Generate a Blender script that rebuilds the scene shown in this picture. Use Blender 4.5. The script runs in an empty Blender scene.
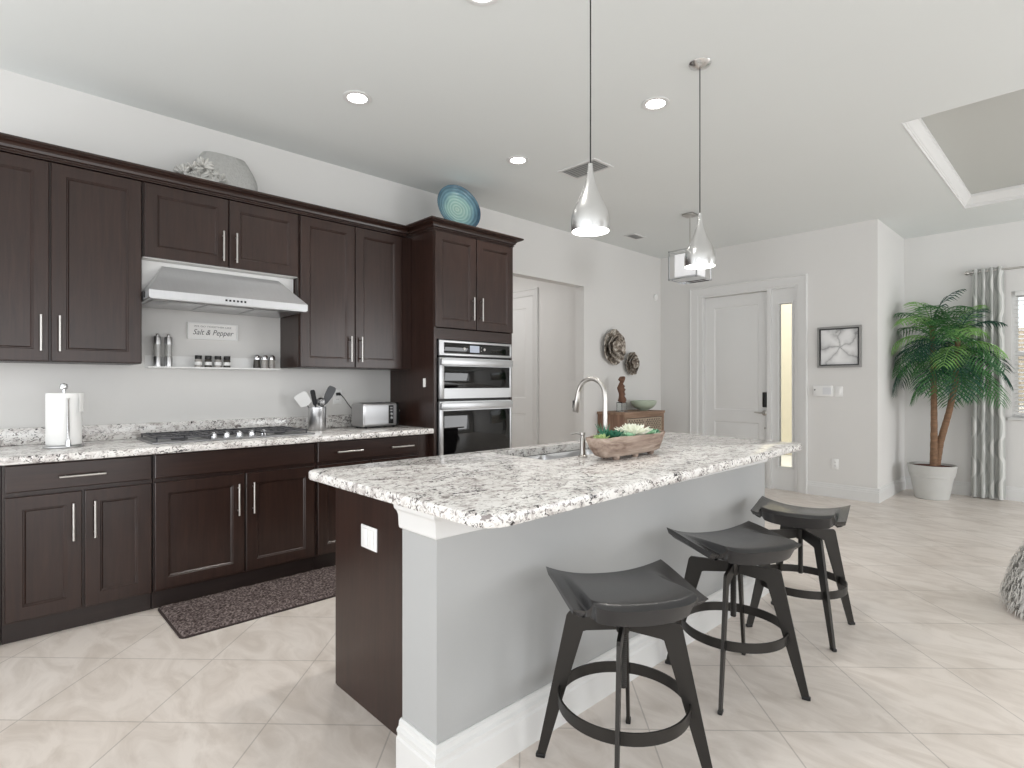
import bpy, bmesh, math, random
from mathutils import Matrix, Vector, noise as mnoise
random.seed(7)
PI = math.pi
R = math.radians
C = bpy.context.scene.collection
sc = bpy.context.scene

# ------------------------------------------------------------------ camera
cam_d = bpy.data.cameras.new('camera')
cam_d.sensor_fit = 'HORIZONTAL'; cam_d.sensor_width = 36.0
cam_d.lens = 36.0 * 556.0 / 1024.0
cam_d.clip_start = 0.05; cam_d.clip_end = 100
cam = bpy.data.objects.new('camera', cam_d); C.objects.link(cam)
cam.location = (4.19, 0.0, 1.26)
cam.rotation_euler = (R(90), 0, R(46.358))
sc.camera = cam

# ------------------------------------------------------------------ world and light
w = bpy.data.worlds.new('world'); sc.world = w; w.use_nodes = True
wn = w.node_tree.nodes; wl = w.node_tree.links
wn['Background'].inputs['Color'].default_value = (0.94, 0.97, 1.0, 1)
wn['Background'].inputs['Strength'].default_value = 1.25

def area(name, loc, target, size, sizey, power, col=(1, 1, 1)):
    l = bpy.data.lights.new(name, 'AREA'); l.shape = 'RECTANGLE'
    l.size = size; l.size_y = sizey; l.energy = power; l.color = col
    o = bpy.data.objects.new(name, l); C.objects.link(o); o.location = loc
    d = Vector(target) - Vector(loc)
    o.rotation_euler = d.to_track_quat('-Z', 'Y').to_euler()
    return o
area('sliding_door_daylight', (7.75, 0.2, 1.3), (2.6, 1.6, 0.9), 4.4, 2.2, 62, (0.98, 0.99, 1.0))
area('far_end_fill', (7.8, 6.0, 1.5), (3.2, 6.0, 0.6), 2.6, 1.9, 80, (0.98, 0.99, 1.0))  # added fill to brighten the far end, no window seen there
area('great_room_daylight', (3.6, -2.6, 1.6), (1.6, 3.0, 1.4), 5.0, 2.4, 25, (1.0, 0.99, 0.98))
area('ceiling_fill', (0.3, -3.9, 0.1), (0.3, 1.8, 3.0), 5.5, 1.4, 125, (0.98, 0.99, 1.0))  # added upward fill behind the camera to lift the ceiling
area('side_ceiling_fill', (8.1, 0.2, 0.1), (2.6, 2.4, 3.0), 4.4, 1.0, 8, (0.98, 0.99, 1.0))  # weaker upward fill added on the right, also for the ceiling
area('porch_daylight', (0.8, 8.9, 3.4), (0.9, 9.6, 0.5), 2.0, 1.2, 40, (1, 0.98, 0.94))
area('garden_daylight', (4.4, 9.6, 3.6), (4.2, 8.1, 1.4), 2.5, 1.2, 90, (1, 0.99, 0.97))
sc.view_settings.view_transform = 'Standard'
sc.view_settings.look = 'None'
sc.view_settings.exposure = 0.16
sc.view_settings.gamma = 1.0
sc.view_settings.use_curve_mapping = False
sc.cycles.use_denoising = True
sc.cycles.max_bounces = 8
sc.cycles.diffuse_bounces = 5
sc.cycles.caustics_reflective = False
sc.cycles.caustics_refractive = False

# ------------------------------------------------------------------ materials
def srgb(r, g, b):
    f = lambda c: (c/255/12.92) if c/255 <= 0.04045 else ((c/255+0.055)/1.055)**2.4
    return (f(r), f(g), f(b), 1)

def mat(name, col, rough=0.5, metal=0.0, var=0.06, vscale=12.0, stretch=(1, 1, 1), bump=0.0, bscale=80.0,
        spec=0.5, coat=0.0, coatr=0.15, trans=0.0, ior=1.45, emit=None, estr=0.0, aniso=0.0):
    m = bpy.data.materials.new(name); m.use_nodes = True
    nt = m.node_tree; n = nt.nodes; l = nt.links
    b = n['Principled BSDF']
    b.inputs['Base Color'].default_value = col
    b.inputs['Roughness'].default_value = rough
    b.inputs['Metallic'].default_value = metal
    b.inputs['Specular IOR Level'].default_value = spec
    b.inputs['Coat Weight'].default_value = coat
    b.inputs['Coat Roughness'].default_value = coatr
    b.inputs['Transmission Weight'].default_value = trans
    b.inputs['IOR'].default_value = ior
    if aniso: b.inputs['Anisotropic'].default_value = aniso
    if emit:
        b.inputs['Emission Color'].default_value = emit
        b.inputs['Emission Strength'].default_value = estr
    tc = n.new('ShaderNodeTexCoord')
    if var > 0:
        mp = n.new('ShaderNodeMapping'); mp.inputs['Scale'].default_value = stretch
        nz = n.new('ShaderNodeTexNoise'); nz.inputs['Scale'].default_value = vscale
        nz.inputs['Detail'].default_value = 5
        mx = n.new('ShaderNodeMix'); mx.data_type = 'RGBA'
        mx.inputs[6].default_value = tuple(max(0, c*(1-var)) for c in col[:3]) + (1,)
        mx.inputs[7].default_value = tuple(min(1, c*(1+var)) for c in col[:3]) + (1,)
        l.new(tc.outputs['Object'], mp.inputs['Vector']); l.new(mp.outputs[0], nz.inputs['Vector'])
        l.new(nz.outputs['Fac'], mx.inputs[0]); l.new(mx.outputs[2], b.inputs['Base Color'])
    if bump > 0:
        nb = n.new('ShaderNodeTexNoise'); nb.inputs['Scale'].default_value = bscale; nb.inputs['Detail'].default_value = 4
        bp = n.new('ShaderNodeBump'); bp.inputs['Strength'].default_value = bump; bp.inputs['Distance'].default_value = 0.01
        l.new(tc.outputs['Object'], nb.inputs['Vector']); l.new(nb.outputs['Fac'], bp.inputs['Height'])
        l.new(bp.outputs[0], b.inputs['Normal'])
    return m

def ramp(n, stops, interp='LINEAR'):
    r = n.new('ShaderNodeValToRGB'); cr = r.color_ramp; cr.interpolation = interp
    while len(cr.elements) < len(stops): cr.elements.new(0.5)
    for e, (p, c) in zip(cr.elements, stops):
        e.position = p; e.color = c
    return r

def wood_mat(name, c1, c2, axis, rough=0.30, scale=5.0):
    m = bpy.data.materials.new(name); m.use_nodes = True
    n = m.node_tree.nodes; l = m.node_tree.links; b = n['Principled BSDF']
    tc = n.new('ShaderNodeTexCoord'); mp = n.new('ShaderNodeMapping')
    s = [9, 9, 9]; s[axis] = 0.7
    mp.inputs['Scale'].default_value = s
    nz = n.new('ShaderNodeTexNoise'); nz.inputs['Scale'].default_value = scale; nz.inputs['Detail'].default_value = 7
    nz.inputs['Roughness'].default_value = 0.62; nz.inputs['Distortion'].default_value = 0.4
    r = ramp(n, [(0.3, c1), (0.72, c2)])
    l.new(tc.outputs['Object'], mp.inputs['Vector']); l.new(mp.outputs[0], nz.inputs['Vector'])
    l.new(nz.outputs['Fac'], r.inputs[0]); l.new(r.outputs[0], b.inputs['Base Color'])
    b.inputs['Roughness'].default_value = rough
    b.inputs['Specular IOR Level'].default_value = 0.42; b.inputs['Coat Weight'].default_value = 0.12; b.inputs['Coat Roughness'].default_value = 0.2
    return m

def granite_mat():
    m = bpy.data.materials.new('granite'); m.use_nodes = True
    n = m.node_tree.nodes; l = m.node_tree.links; b = n['Principled BSDF']
    tc = n.new('ShaderNodeTexCoord')
    mp = n.new('ShaderNodeMapping'); mp.inputs['Scale'].default_value = (1.3, 0.85, 1.3); mp.inputs['Rotation'].default_value = (0.2, 0.1, 0.35); l.new(tc.outputs['Object'], mp.inputs[0])
    def nz(scale, det, dist=0.0, rough=0.6):
        x = n.new('ShaderNodeTexNoise'); x.inputs['Scale'].default_value = scale
        x.inputs['Detail'].default_value = det; x.inputs['Distortion'].default_value = dist
        x.inputs['Roughness'].default_value = rough
        l.new(mp.outputs[0], x.inputs['Vector']); return x
    a = nz(17, 8, 0.8, 0.7)
    base = ramp(n, [(0.30, srgb(150, 142, 140)), (0.42, srgb(204, 199, 196)), (0.51, srgb(234, 232, 229)), (0.75, srgb(243, 242, 240))])
    l.new(a.outputs['Fac'], base.inputs[0])
    g = nz(38, 6, 1.2, 0.65)
    gr = ramp(n, [(0.56, (0, 0, 0, 1)), (0.61, (1, 1, 1, 1))]); l.new(g.outputs['Fac'], gr.inputs[0])
    mx = n.new('ShaderNodeMix'); mx.data_type = 'RGBA'; mx.inputs[7].default_value = srgb(140, 133, 131)
    l.new(gr.outputs[0], mx.inputs[0]); l.new(base.outputs[0], mx.inputs[6])
    d = nz(58, 5, 1.6, 0.6)
    big = nz(9, 3, 0.5)
    ad = n.new('ShaderNodeMath'); ad.operation = 'MULTIPLY_ADD'; ad.inputs[1].default_value = 0.42
    l.new(big.outputs['Fac'], ad.inputs[0]); l.new(d.outputs['Fac'], ad.inputs[2])
    dr = ramp(n, [(0.80, (0, 0, 0, 1)), (0.835, (1, 1, 1, 1))]); l.new(ad.outputs[0], dr.inputs[0])
    m2 = n.new('ShaderNodeMix'); m2.data_type = 'RGBA'; m2.inputs[7].default_value = srgb(50, 46, 46)
    l.new(dr.outputs[0], m2.inputs[0]); l.new(mx.outputs[2], m2.inputs[6])
    l.new(m2.outputs[2], b.inputs['Base Color'])
    b.inputs['Roughness'].default_value = 0.14
    return m

def floor_mat():
    m = bpy.data.materials.new('floor_tile'); m.use_nodes = True
    n = m.node_tree.nodes; l = m.node_tree.links; b = n['Principled BSDF']
    tc = n.new('ShaderNodeTexCoord')
    def dot(v, off):
        x = n.new('ShaderNodeVectorMath'); x.operation = 'DOT_PRODUCT'; x.inputs[1].default_value = v
        l.new(tc.outputs['Object'], x.inputs[0])
        y = n.new('ShaderNodeMath'); y.operation = 'ADD'; y.inputs[1].default_value = off
        l.new(x.outputs['Value'], y.inputs[0]); return y
    k = 0.70710678
    p = dot((k, k, 0), -3.884 + 0.47*40); q = dot((-k, k, 0), -0.487 + 0.47*40)
    cb = n.new('ShaderNodeCombineXYZ'); l.new(p.outputs[0], cb.inputs[0]); l.new(q.outputs[0], cb.inputs[1])
    br = n.new('ShaderNodeTexBrick'); br.offset = 0; br.squash = 1
    br.inputs['Scale'].default_value = 1; br.inputs['Brick Width'].default_value = 0.47; br.inputs['Row Height'].default_value = 0.47
    br.inputs['Mortar Size'].default_value = 0.0028; br.inputs['Mortar Smooth'].default_value = 0.1
    br.inputs['Color1'].default_value = srgb(231, 223, 216); br.inputs['Color2'].default_value = srgb(227, 218, 210)
    br.inputs['Mortar'].default_value = srgb(196, 188, 181)
    l.new(cb.outputs[0], br.inputs['Vector'])
    nz = n.new('ShaderNodeTexNoise'); nz.inputs['Scale'].default_value = 3.2; nz.inputs['Detail'].default_value = 8
    nz.inputs['Distortion'].default_value = 1.2; nz.inputs['Roughness'].default_value = 0.6
    mp = n.new('ShaderNodeMapping'); mp.inputs['Rotation'].default_value = (0, 0, R(20)); mp.inputs['Scale'].default_value = (1, 2.2, 1)
    l.new(tc.outputs['Object'], mp.inputs[0]); l.new(mp.outputs[0], nz.inputs['Vector'])
    r = ramp(n, [(0.35, (0.82, 0.80, 0.78, 1)), (0.6, (1.0, 1.0, 1.0, 1))]); l.new(nz.outputs['Fac'], r.inputs[0])
    mx = n.new('ShaderNodeMix'); mx.data_type = 'RGBA'; mx.blend_type = 'MULTIPLY'; mx.inputs[0].default_value = 1
    l.new(br.outputs['Color'], mx.inputs[6]); l.new(r.outputs[0], mx.inputs[7]); l.new(mx.outputs[2], b.inputs['Base Color'])
    b.inputs['Roughness'].default_value = 0.34
    return m

M = {}
M['wall'] = mat('wall_paint', srgb(222, 221, 219), 0.7, var=0.01, vscale=3, spec=0.25)
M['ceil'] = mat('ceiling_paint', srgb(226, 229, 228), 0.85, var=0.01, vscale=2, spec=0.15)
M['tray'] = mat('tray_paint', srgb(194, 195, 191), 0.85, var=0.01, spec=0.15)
M['pony'] = mat('island_grey_paint', srgb(174, 175, 175), 0.55, var=0.02, vscale=3, spec=0.3)
M['trim'] = mat('trim_white', srgb(222, 222, 221), 0.4, var=0.01)
M['door'] = mat('door_white', srgb(226, 226, 225), 0.4, var=0.01)
M['wood'] = wood_mat('espresso_wood', srgb(36, 22, 18), srgb(54, 36, 30), 2)
M['woodh'] = wood_mat('espresso_wood_horizontal', srgb(36, 22, 18), srgb(54, 36, 30), 1)
M['wooddark'] = wood_mat('espresso_kick', srgb(36, 27, 25), srgb(46, 35, 32), 1, 0.45)
M['under'] = mat('cabinet_underside', srgb(240, 239, 236), 0.5, var=0.02)
M['granite'] = granite_mat()
M['floor'] = floor_mat()
M['steel'] = mat('brushed_steel', srgb(196, 196, 197), 0.28, 1.0, var=0.05, vscale=10, stretch=(1, 1, 60), aniso=0.4)
M['steelh'] = mat('brushed_steel_panel', srgb(196, 197, 199), 0.40, 1.0, var=0.04, vscale=10, stretch=(1, 1, 60))
M['nickel'] = mat('brushed_nickel', srgb(188, 185, 181), 0.3, 1.0, var=0.03)
M['chrome'] = mat('chrome', srgb(220, 221, 223), 0.1, 1.0, var=0.02)
M['alu'] = mat('spun_aluminium', srgb(222, 222, 222), 0.24, 1.0, var=0.04, vscale=6, stretch=(6, 6, 0.3))
M['blackglass'] = mat('black_glass', srgb(10, 10, 11), 0.04, var=0.1, spec=0.6)
M['black'] = mat('black_plastic', srgb(22, 22, 23), 0.4, var=0.1)
M['iron'] = mat('cast_iron', srgb(88, 88, 91), 0.5, 0.3, var=0.15, vscale=60)
M['enamel'] = mat('cooktop_steel', srgb(150, 150, 152), 0.3, 0.8, var=0.08)
M['bronze'] = mat('gunmetal_frame', srgb(60, 58, 56), 0.42, 0.75, var=0.1, vscale=9)
M['leather'] = mat('charcoal_leather', srgb(34, 34, 36), 0.25, var=0.12, vscale=30, bump=0.06, bscale=260, spec=0.8)
M['paper'] = mat('paper_white', srgb(244, 244, 243), 0.85, var=0.02, vscale=40, bump=0.1, bscale=120)
M['plastic'] = mat('white_plastic', srgb(238, 238, 237), 0.35, var=0.01)
M['lamp'] = mat('lamp_glow', (1, 1, 1, 1), 0.5, var=0, emit=(1.0, 0.97, 0.92, 1), estr=14)
M['pglow'] = mat('pendant_glow', (1, 1, 1, 1), 0.5, var=0, emit=(1.0, 0.98, 0.95, 1), estr=7)
M['cord'] = mat('black_cord', srgb(26, 26, 27), 0.5, var=0.1)
M['glass'] = mat('clear_glass', (0.95, 0.97, 0.96, 1), 0.03, var=0, trans=1.0, ior=1.45)
M['grille'] = mat('vent_grey', srgb(150, 150, 148), 0.5, var=0.05)
M['ventdark'] = mat('vent_recess', srgb(70, 70, 70), 0.8, var=0.05)

# ------------------------------------------------------------------ helpers
class G:
    def __init__(s): s.bm = bmesh.new()
    def add(s, vs, fs, T=None):
        bv = [s.bm.verts.new((T @ Vector(v)) if T else v) for v in vs]
        for f in fs:
            try: s.bm.faces.new([bv[i] for i in f])
            except ValueError: pass
        return s
    def box(s, x0, x1, y0, y1, z0, z1, bev=0.0, seg=2, T=None):
        if bev <= 0:
            v = [(x0,y0,z0),(x1,y0,z0),(x1,y1,z0),(x0,y1,z0),(x0,y0,z1),(x1,y0,z1),(x1,y1,z1),(x0,y1,z1)]
            return s.add(v, [(3,2,1,0),(4,5,6,7),(0,1,5,4),(1,2,6,5),(2,3,7,6),(3,0,4,7)], T)
        b = bmesh.new(); bmesh.ops.create_cube(b, size=1.0)
        bmesh.ops.scale(b, vec=(x1-x0, y1-y0, z1-z0), verts=b.verts)
        bmesh.ops.translate(b, vec=((x0+x1)/2, (y0+y1)/2, (z0+z1)/2), verts=b.verts)
        bmesh.ops.bevel(b, geom=b.edges[:], offset=bev, segments=seg, affect='EDGES', profile=0.5)
        return s.merge(b, T)
    def merge(s, b, T=None):
        b.verts.ensure_lookup_table(); b.verts.index_update()
        s.add([tuple(v.co) for v in b.verts], [[v.index for v in f.verts] for f in b.faces], T); b.free(); return s
    def lathe(s, prof, n=32, T=None, sx=1.0, sy=1.0, warp=None):
        vs = []; fs = []
        for (r, z) in prof:
            for k in range(n):
                a = 2*PI*k/n; q = r*(warp(a, z) if warp else 1)
                vs.append((q*math.cos(a)*sx, q*math.sin(a)*sy, z))
        m = len(prof)
        for i in range(m-1):
            for k in range(n):
                a, b = i*n+k, i*n+(k+1) % n
                fs.append((a, b, b+n, a+n))
        if prof[0] != prof[-1]:
            fs.append(tuple(range(n-1, -1, -1))); fs.append(tuple(range((m-1)*n, m*n)))
        b = bmesh.new(); bv = [b.verts.new(v) for v in vs]
        for f in fs: b.faces.new([bv[i] for i in f])
        bmesh.ops.remove_doubles(b, verts=b.verts, dist=1e-6)
        bmesh.ops.dissolve_degenerate(b, dist=1e-7, edges=b.edges)
        return s.merge(b, T)
    def cyl(s, p0, p1, r0, r1=None, n=16):
        return s.tube([p0, p1], [r0, r0 if r1 is None else r1], n)
    def tube(s, pts, r, n=10, closed=False):
        P = [Vector(p) for p in pts]; m = len(P)
        rr = r if isinstance(r, (list, tuple)) else [r]*m
        tang = []
        for i in range(m):
            if closed: t = P[(i+1) % m] - P[i-1]
            else: t = P[min(i+1, m-1)] - P[max(i-1, 0)]
            tang.append(t.normalized())
        up = Vector((0, 0, 1)) if abs(tang[0].z) < 0.9 else Vector((1, 0, 0))
        u = tang[0].cross(up).normalized(); vs = []; fs = []
        for i in range(m):
            u = (u - tang[i]*u.dot(tang[i])).normalized(); v = tang[i].cross(u)
            for k in range(n):
                a = 2*PI*k/n; vs.append(tuple(P[i] + (u*math.cos(a) + v*math.sin(a))*rr[i]))
        for i in range(m if closed else m-1):
            j = (i+1) % m
            for k in range(n):
                fs.append((i*n+k, i*n+(k+1) % n, j*n+(k+1) % n, j*n+k))
        if not closed:
            fs.append(tuple(range(n-1, -1, -1))); fs.append(tuple(range((m-1)*n, m*n)))
        return s.add(vs, fs)
    def prism(s, poly, z0, z1, T=None):
        n = len(poly)
        vs = [(x, y, z0) for x, y in poly] + [(x, y, z1) for x, y in poly]
        fs = [tuple(range(n-1, -1, -1)), tuple(range(n, 2*n))] + [(i, (i+1) % n, n+(i+1) % n, n+i) for i in range(n)]
        return s.add(vs, fs, T)
    def loops(s, rings, cap0=True, cap1=True, T=None):
        n = len(rings[0]); vs = [v for r in rings for v in r]; fs = []
        for i in range(len(rings)-1):
            for k in range(n):
                fs.append((i*n+k, i*n+(k+1) % n, (i+1)*n+(k+1) % n, (i+1)*n+k))
        if cap0: fs.append(tuple(range(n-1, -1, -1)))
        if cap1: fs.append(tuple(range((len(rings)-1)*n, len(rings)*n)))
        return s.add(vs, fs, T)
    def sphere(s, c, r, n=12, sc_=(1, 1, 1), T=None):
        b = bmesh.new(); bmesh.ops.create_uvsphere(b, u_segments=n, v_segments=max(6, n//2), radius=r)
        bmesh.ops.scale(b, vec=sc_, verts=b.verts); bmesh.ops.translate(b, vec=c, verts=b.verts)
        return s.merge(b, T)
    def build(s, name, m, parent=None, smooth=35, loc=None, rot=None):
        bmesh.ops.recalc_face_normals(s.bm, faces=s.bm.faces)
        me = bpy.data.meshes.new(name); s.bm.to_mesh(me); s.bm.free()
        me.materials.append(M[m] if isinstance(m, str) else m)
        if smooth:
            me.polygons.foreach_set('use_smooth', [True]*len(me.polygons))
            me.set_sharp_from_angle(angle=R(smooth))
        o = bpy.data.objects.new(name, me); C.objects.link(o)
        if parent: o.parent = parent
        if loc: o.location = loc
        if rot is not None: o.rotation_euler = (0, 0, rot)
        return o

def tag(o, label, cat, group=None):
    o['label'] = label; o['category'] = cat
    if group: o['group'] = group
    return o
def thing(name, label, cat, loc=(0, 0, 0), rz=0.0, group=None):
    o = bpy.data.objects.new(name, None); C.objects.link(o); o.empty_display_size = 0.1
    o.location = loc; o.rotation_euler = (0, 0, rz)
    return tag(o, label, cat, group)
def struct(o): o['kind'] = 'structure'; return o
def kids(o): return [c for c in bpy.data.objects if c.parent == o]
def dup(o, loc=None, rz=None, label=None, parent=None):
    c = o.copy(); C.objects.link(c)
    if parent: c.parent = parent
    if loc is not None: c.location = loc
    if rz is not None: c.rotation_euler = (0, 0, rz)
    if label: c['label'] = label
    for ch in kids(o): dup(ch, parent=c)
    return c
def RZ(a): return Matrix.Rotation(a, 4, 'Z')
def TR(x, y, z): return Matrix.Translation((x, y, z))
FY = RZ(-PI/2)          # local +X front turned to face -Y (local Y becomes +X)

def shaker(g, y0, y1, z0, z1, xb, xf, rail=0.063, rec=0.011, slope=0.013, T=None, e=0.003):
    """door front facing +X: bevelled slab with a recessed flat panel inside a moulded frame"""
    def ring(i, x): return [(x, y0+i, z0+i), (x, y1-i, z0+i), (x, y1-i, z1-i), (x, y0+i, z1-i)]
    g.loops([ring(0, xb), ring(0, xf-e), ring(e, xf), ring(rail, xf), ring(rail+0.003, xf-0.004), ring(rail+0.007, xf-0.004),
             ring(rail+slope, xf-rec)], T=T)
    return g
def slab(g, y0, y1, z0, z1, xb, xf, T=None, e=0.004):
    def ring(i, x): return [(x, y0+i, z0+i), (x, y1-i, z0+i), (x, y1-i, z1-i), (x, y0+i, z1-i)]
    g.loops([ring(0, xb), ring(0, xf-e), ring(e, xf)], T=T); return g
def bar_pull(parent, p, length, vertical, out=0.032, T=None):
    """bar handle centred at p on a face looking to +X"""
    g = G(); x, y, z = p; h = length/2
    if vertical:
        a, b = (x+out, y, z-h), (x+out, y, z+h); q = [(y, z-h*0.72), (y, z+h*0.72)]
    else:
        a, b = (x+out, y-h, z), (x+out, y+h, z); q = [(y-h*0.72, z), (y+h*0.72, z)]
    g.cyl(a, b, 0.006, n=12)
    for yy, zz in q: g.cyl((x-0.002, yy, zz), (x+out, yy, zz), 0.0045, n=8)
    return g.build('handle', 'nickel', parent)

# ------------------------------------------------------------------ room shell
CZ = 3.01
g = G(); g.box(-2.7, 7.6, -2.8, 8.2, -0.1, 0.0); struct(g.build('floor', 'floor', smooth=0))
# ceiling with the raised tray cut out of it
TX0, TX1, TY0, TY1 = 3.29, 6.6, 4.46, 7.10
g = G()
for a in ((-0.13, TX0, -2.8, 8.2), (TX1, 7.6, -2.8, 8.2), (TX0, TX1, -2.8, TY0), (TX0, TX1, TY1, 8.2)):
    g.box(*a, CZ, CZ+0.08)
struct(g.build('ceiling', 'ceil', smooth=0))
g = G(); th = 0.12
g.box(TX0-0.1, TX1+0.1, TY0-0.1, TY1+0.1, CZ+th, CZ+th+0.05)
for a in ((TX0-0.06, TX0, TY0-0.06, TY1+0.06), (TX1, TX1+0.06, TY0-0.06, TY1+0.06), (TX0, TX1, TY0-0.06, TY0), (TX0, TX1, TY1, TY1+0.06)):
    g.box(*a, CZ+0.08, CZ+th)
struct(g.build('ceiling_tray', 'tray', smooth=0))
def frame_sweep(name, rect, prof, m, z, inward=1):
    x0, x1, y0, y1 = rect; g = G(); rings = []
    for (o, dz) in prof:
        o *= inward
        rings.append([(x0+o, y0+o, z+dz), (x1-o, y0+o, z+dz), (x1-o, y1-o, z+dz), (x0+o, y1-o, z+dz)])
    rings.append(rings[0])
    g.loops(rings, cap0=False, cap1=False); return g.build(name, m, smooth=20)
struct(frame_sweep('trim_5', (TX0, TX1, TY0, TY1),
       [(0.0, -0.002), (0.006, -0.002), (0.006, 0.022), (0.013, 0.026), (0.013, 0.034), (0.020, 0.040), (0.032, 0.062), (0.048, 0.078), (0.052, 0.086), (0.058, 0.090), (0.058, 0.118), (0.0, 0.118)], 'trim', CZ))

YB = 6.87            # wall with the front door
YW = 8.07            # window wall
OY0, OY1, OZ = 3.43, 5.176, 2.42   # passage in the kitchen wall
g = G()
g.box(-0.13, 0, -2.8, OY0, 0, CZ); g.box(-0.13, 0, OY1, YB+0.12, 0, CZ); g.box(-0.13, 0, OY0, OY1, OZ, CZ)
struct(g.build('wall_left', 'wall', smooth=0))
DX0, DX1, DZ = 0.56, 1.80, 2.43     # rough opening of the door with its sidelight
g = G()
g.box(0, DX0, YB, YB+0.12, 0, CZ); g.box(DX1, 2.60, YB, YB+0.12, 0, CZ); g.box(DX0, DX1, YB, YB+0.12, DZ, CZ)
struct(g.build('wall_back', 'wall', smooth=0))
g = G(); g.box(2.48, 2.60, YB+0.12, YW+0.12, 0, CZ); struct(g.build('wall_jog', 'wall', smooth=0))
WX0, WX1, WZ0, WZ1 = 3.565, 4.9, 0.90, 2.26
g = G()
g.box(2.60, WX0, YW, YW+0.12, 0, CZ); g.box(WX1, 7.6, YW, YW+0.12, 0, CZ)
g.box(WX0, WX1, YW, YW+0.12, 0, WZ0); g.box(WX0, WX1, YW, YW+0.12, WZ1, CZ)
struct(g.build('wall_right', 'wall', smooth=0))
# unseen side wall placed for cabinet reflections; sliding door opening, and another for fill
g = G(); g.box(7.6, 7.72, 2.4, 4.6, 0, CZ); g.box(7.6, 7.72, 7.4, 8.19, 0, CZ); g.box(7.6, 7.72, 4.6, 7.4, 0, 0.45); g.box(7.6, 7.72, 4.6, 7.4, 2.45, CZ); g.box(7.6, 7.72, -2.8, 2.4, 2.45, CZ)
struct(g.build('wall_side', 'wall', smooth=0))
g = G()
for y in (-2.76, -1.2, 0.0, 1.2, 2.36): g.box(7.63, 7.69, y-0.04, y+0.04, 0.0, 2.45)
g.box(7.63, 7.69, -2.72, 2.32, 2.37, 2.45)
struct(g.build('trim_6', 'trim', smooth=0))
# passage behind the kitchen wall
g = G(); g.box(-2.62, -0.13, 5.30, 5.42, 0, CZ); struct(g.build('wall_hall_end', 'wall', smooth=0))
g = G(); g.box(-2.72, -2.62, 2.9, 5.42, 0, CZ); g.box(-2.62, -0.13, 2.9, 3.0, 0, CZ); struct(g.build('wall_hall_side', 'wall', smooth=0))
g = G(); g.box(-2.72, -0.13, 2.9, 5.42, CZ, CZ+0.08); struct(g.build('ceiling_hall', 'ceil', smooth=0))
hl = area('hall_fill', (-1.3, 4.2, 2.95), (-1.3, 4.2, 0), 0.5, 0.5, 15, (1, 0.97, 0.95))  # added light without a fixture, brightens the hall wall
# porch outside the door
g = G(); g.box(-1.2, 2.48, 10.4, 10.5, 0, 3.2); g.box(-1.2, -1.1, YB+0.12, 10.4, 0, 3.2)
struct(g.build('wall_porch', mat('porch_stucco', srgb(226, 218, 198), 0.9, var=0.05, bump=0.2), smooth=0))
g = G(); g.box(-1.2, 2.48, 8.2, 10.5, -0.1, -0.01); struct(g.build('floor_porch', mat('porch_concrete', srgb(225, 222, 214), 0.9, var=0.04), smooth=0))
g = G(); g.box(2.7, 7.6, 10.6, 10.7, -0.1, 2.05); struct(g.build('wall_garden', mat('garden_wall', srgb(176, 160, 142), 0.9, var=0.08), smooth=0))
g = G(); g.box(2.7, 7.6, 8.2, 10.6, -0.1, -0.01); struct(g.build('floor_garden', mat('garden_grass', srgb(110, 130, 70), 0.9, var=0.3), smooth=0))

def baseboard(name, segs, h=0.15):
    """segs: (x0,y0,x1,y1, nx,ny) straight runs with an outward normal"""
    g = G()
    prof = [(0, 0), (0.018, 0), (0.018, h*0.68), (0.014, h*0.72), (0.014, h*0.80), (0.009, h*0.86), (0.007, h*0.97), (0.003, h), (0, h)]
    for (x0, y0, x1, y1, nx, ny) in segs:
        g.loops([[(x0+nx*o, y0+ny*o, z) for o, z in prof], [(x1+nx*o, y1+ny*o, z) for o, z in prof]])
    return struct(g.build(name, 'trim', smooth=20))
baseboard('baseboard_left', [(0, OY1, 0, YB, 1, 0), (0, 3.385, 0, OY0, 1, 0)])
baseboard('baseboard_back', [(0.018, YB, 0.44, YB, 0, -1), (1.87, YB, 2.618, YB, 0, -1)])
baseboard('baseboard_jog', [(2.60, YB, 2.60, YW-0.018, 1, 0)])
baseboard('baseboard_right', [(2.60, YW, 7.5, YW, 0, -1)])
baseboard('baseboard_hall', [(-0.85, 5.30, -0.13, 5.30, 0, -1)])

# ---- front door, sidelight and casing
def casing(g, x0, x1, z1, wdt, T, z0=0.0):
    """three sided door casing on the plane local x=0, width axis local y"""
    prof = [(0.0, 0.0), (0.0, 0.026), (0.012, 0.03), (0.022, 0.022), (wdt*0.6, 0.018), (wdt-0.012, 0.013), (wdt, 0.008), (wdt, 0.0)]
    rings = []
    for (o, d) in prof:
        k = wdt - o
        rings.append([(d, x0-k, z0), (d, x0-k, z1+k), (d, x1+k, z1+k), (d, x1+k, z0)])
    vs = [v for r in rings for v in r]; fs = []
    n = len(rings)
    for i in range(n):
        j = (i+1) % n
        for k in range(3): fs.append((i*4+k, i*4+k+1, j*4+k+1, j*4+k))
    fs.append(tuple(i*4 for i in range(n))); fs.append(tuple(i*4+3 for i in reversed(range(n))))
    g.add(vs, fs, T)
TB = TR(0, YB, 0) @ FY
g = G(); casing(g, DX0, DX1, DZ-0.01, 0.11, TB); struct(g.build('trim_1', 'trim', smooth=20))
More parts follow.
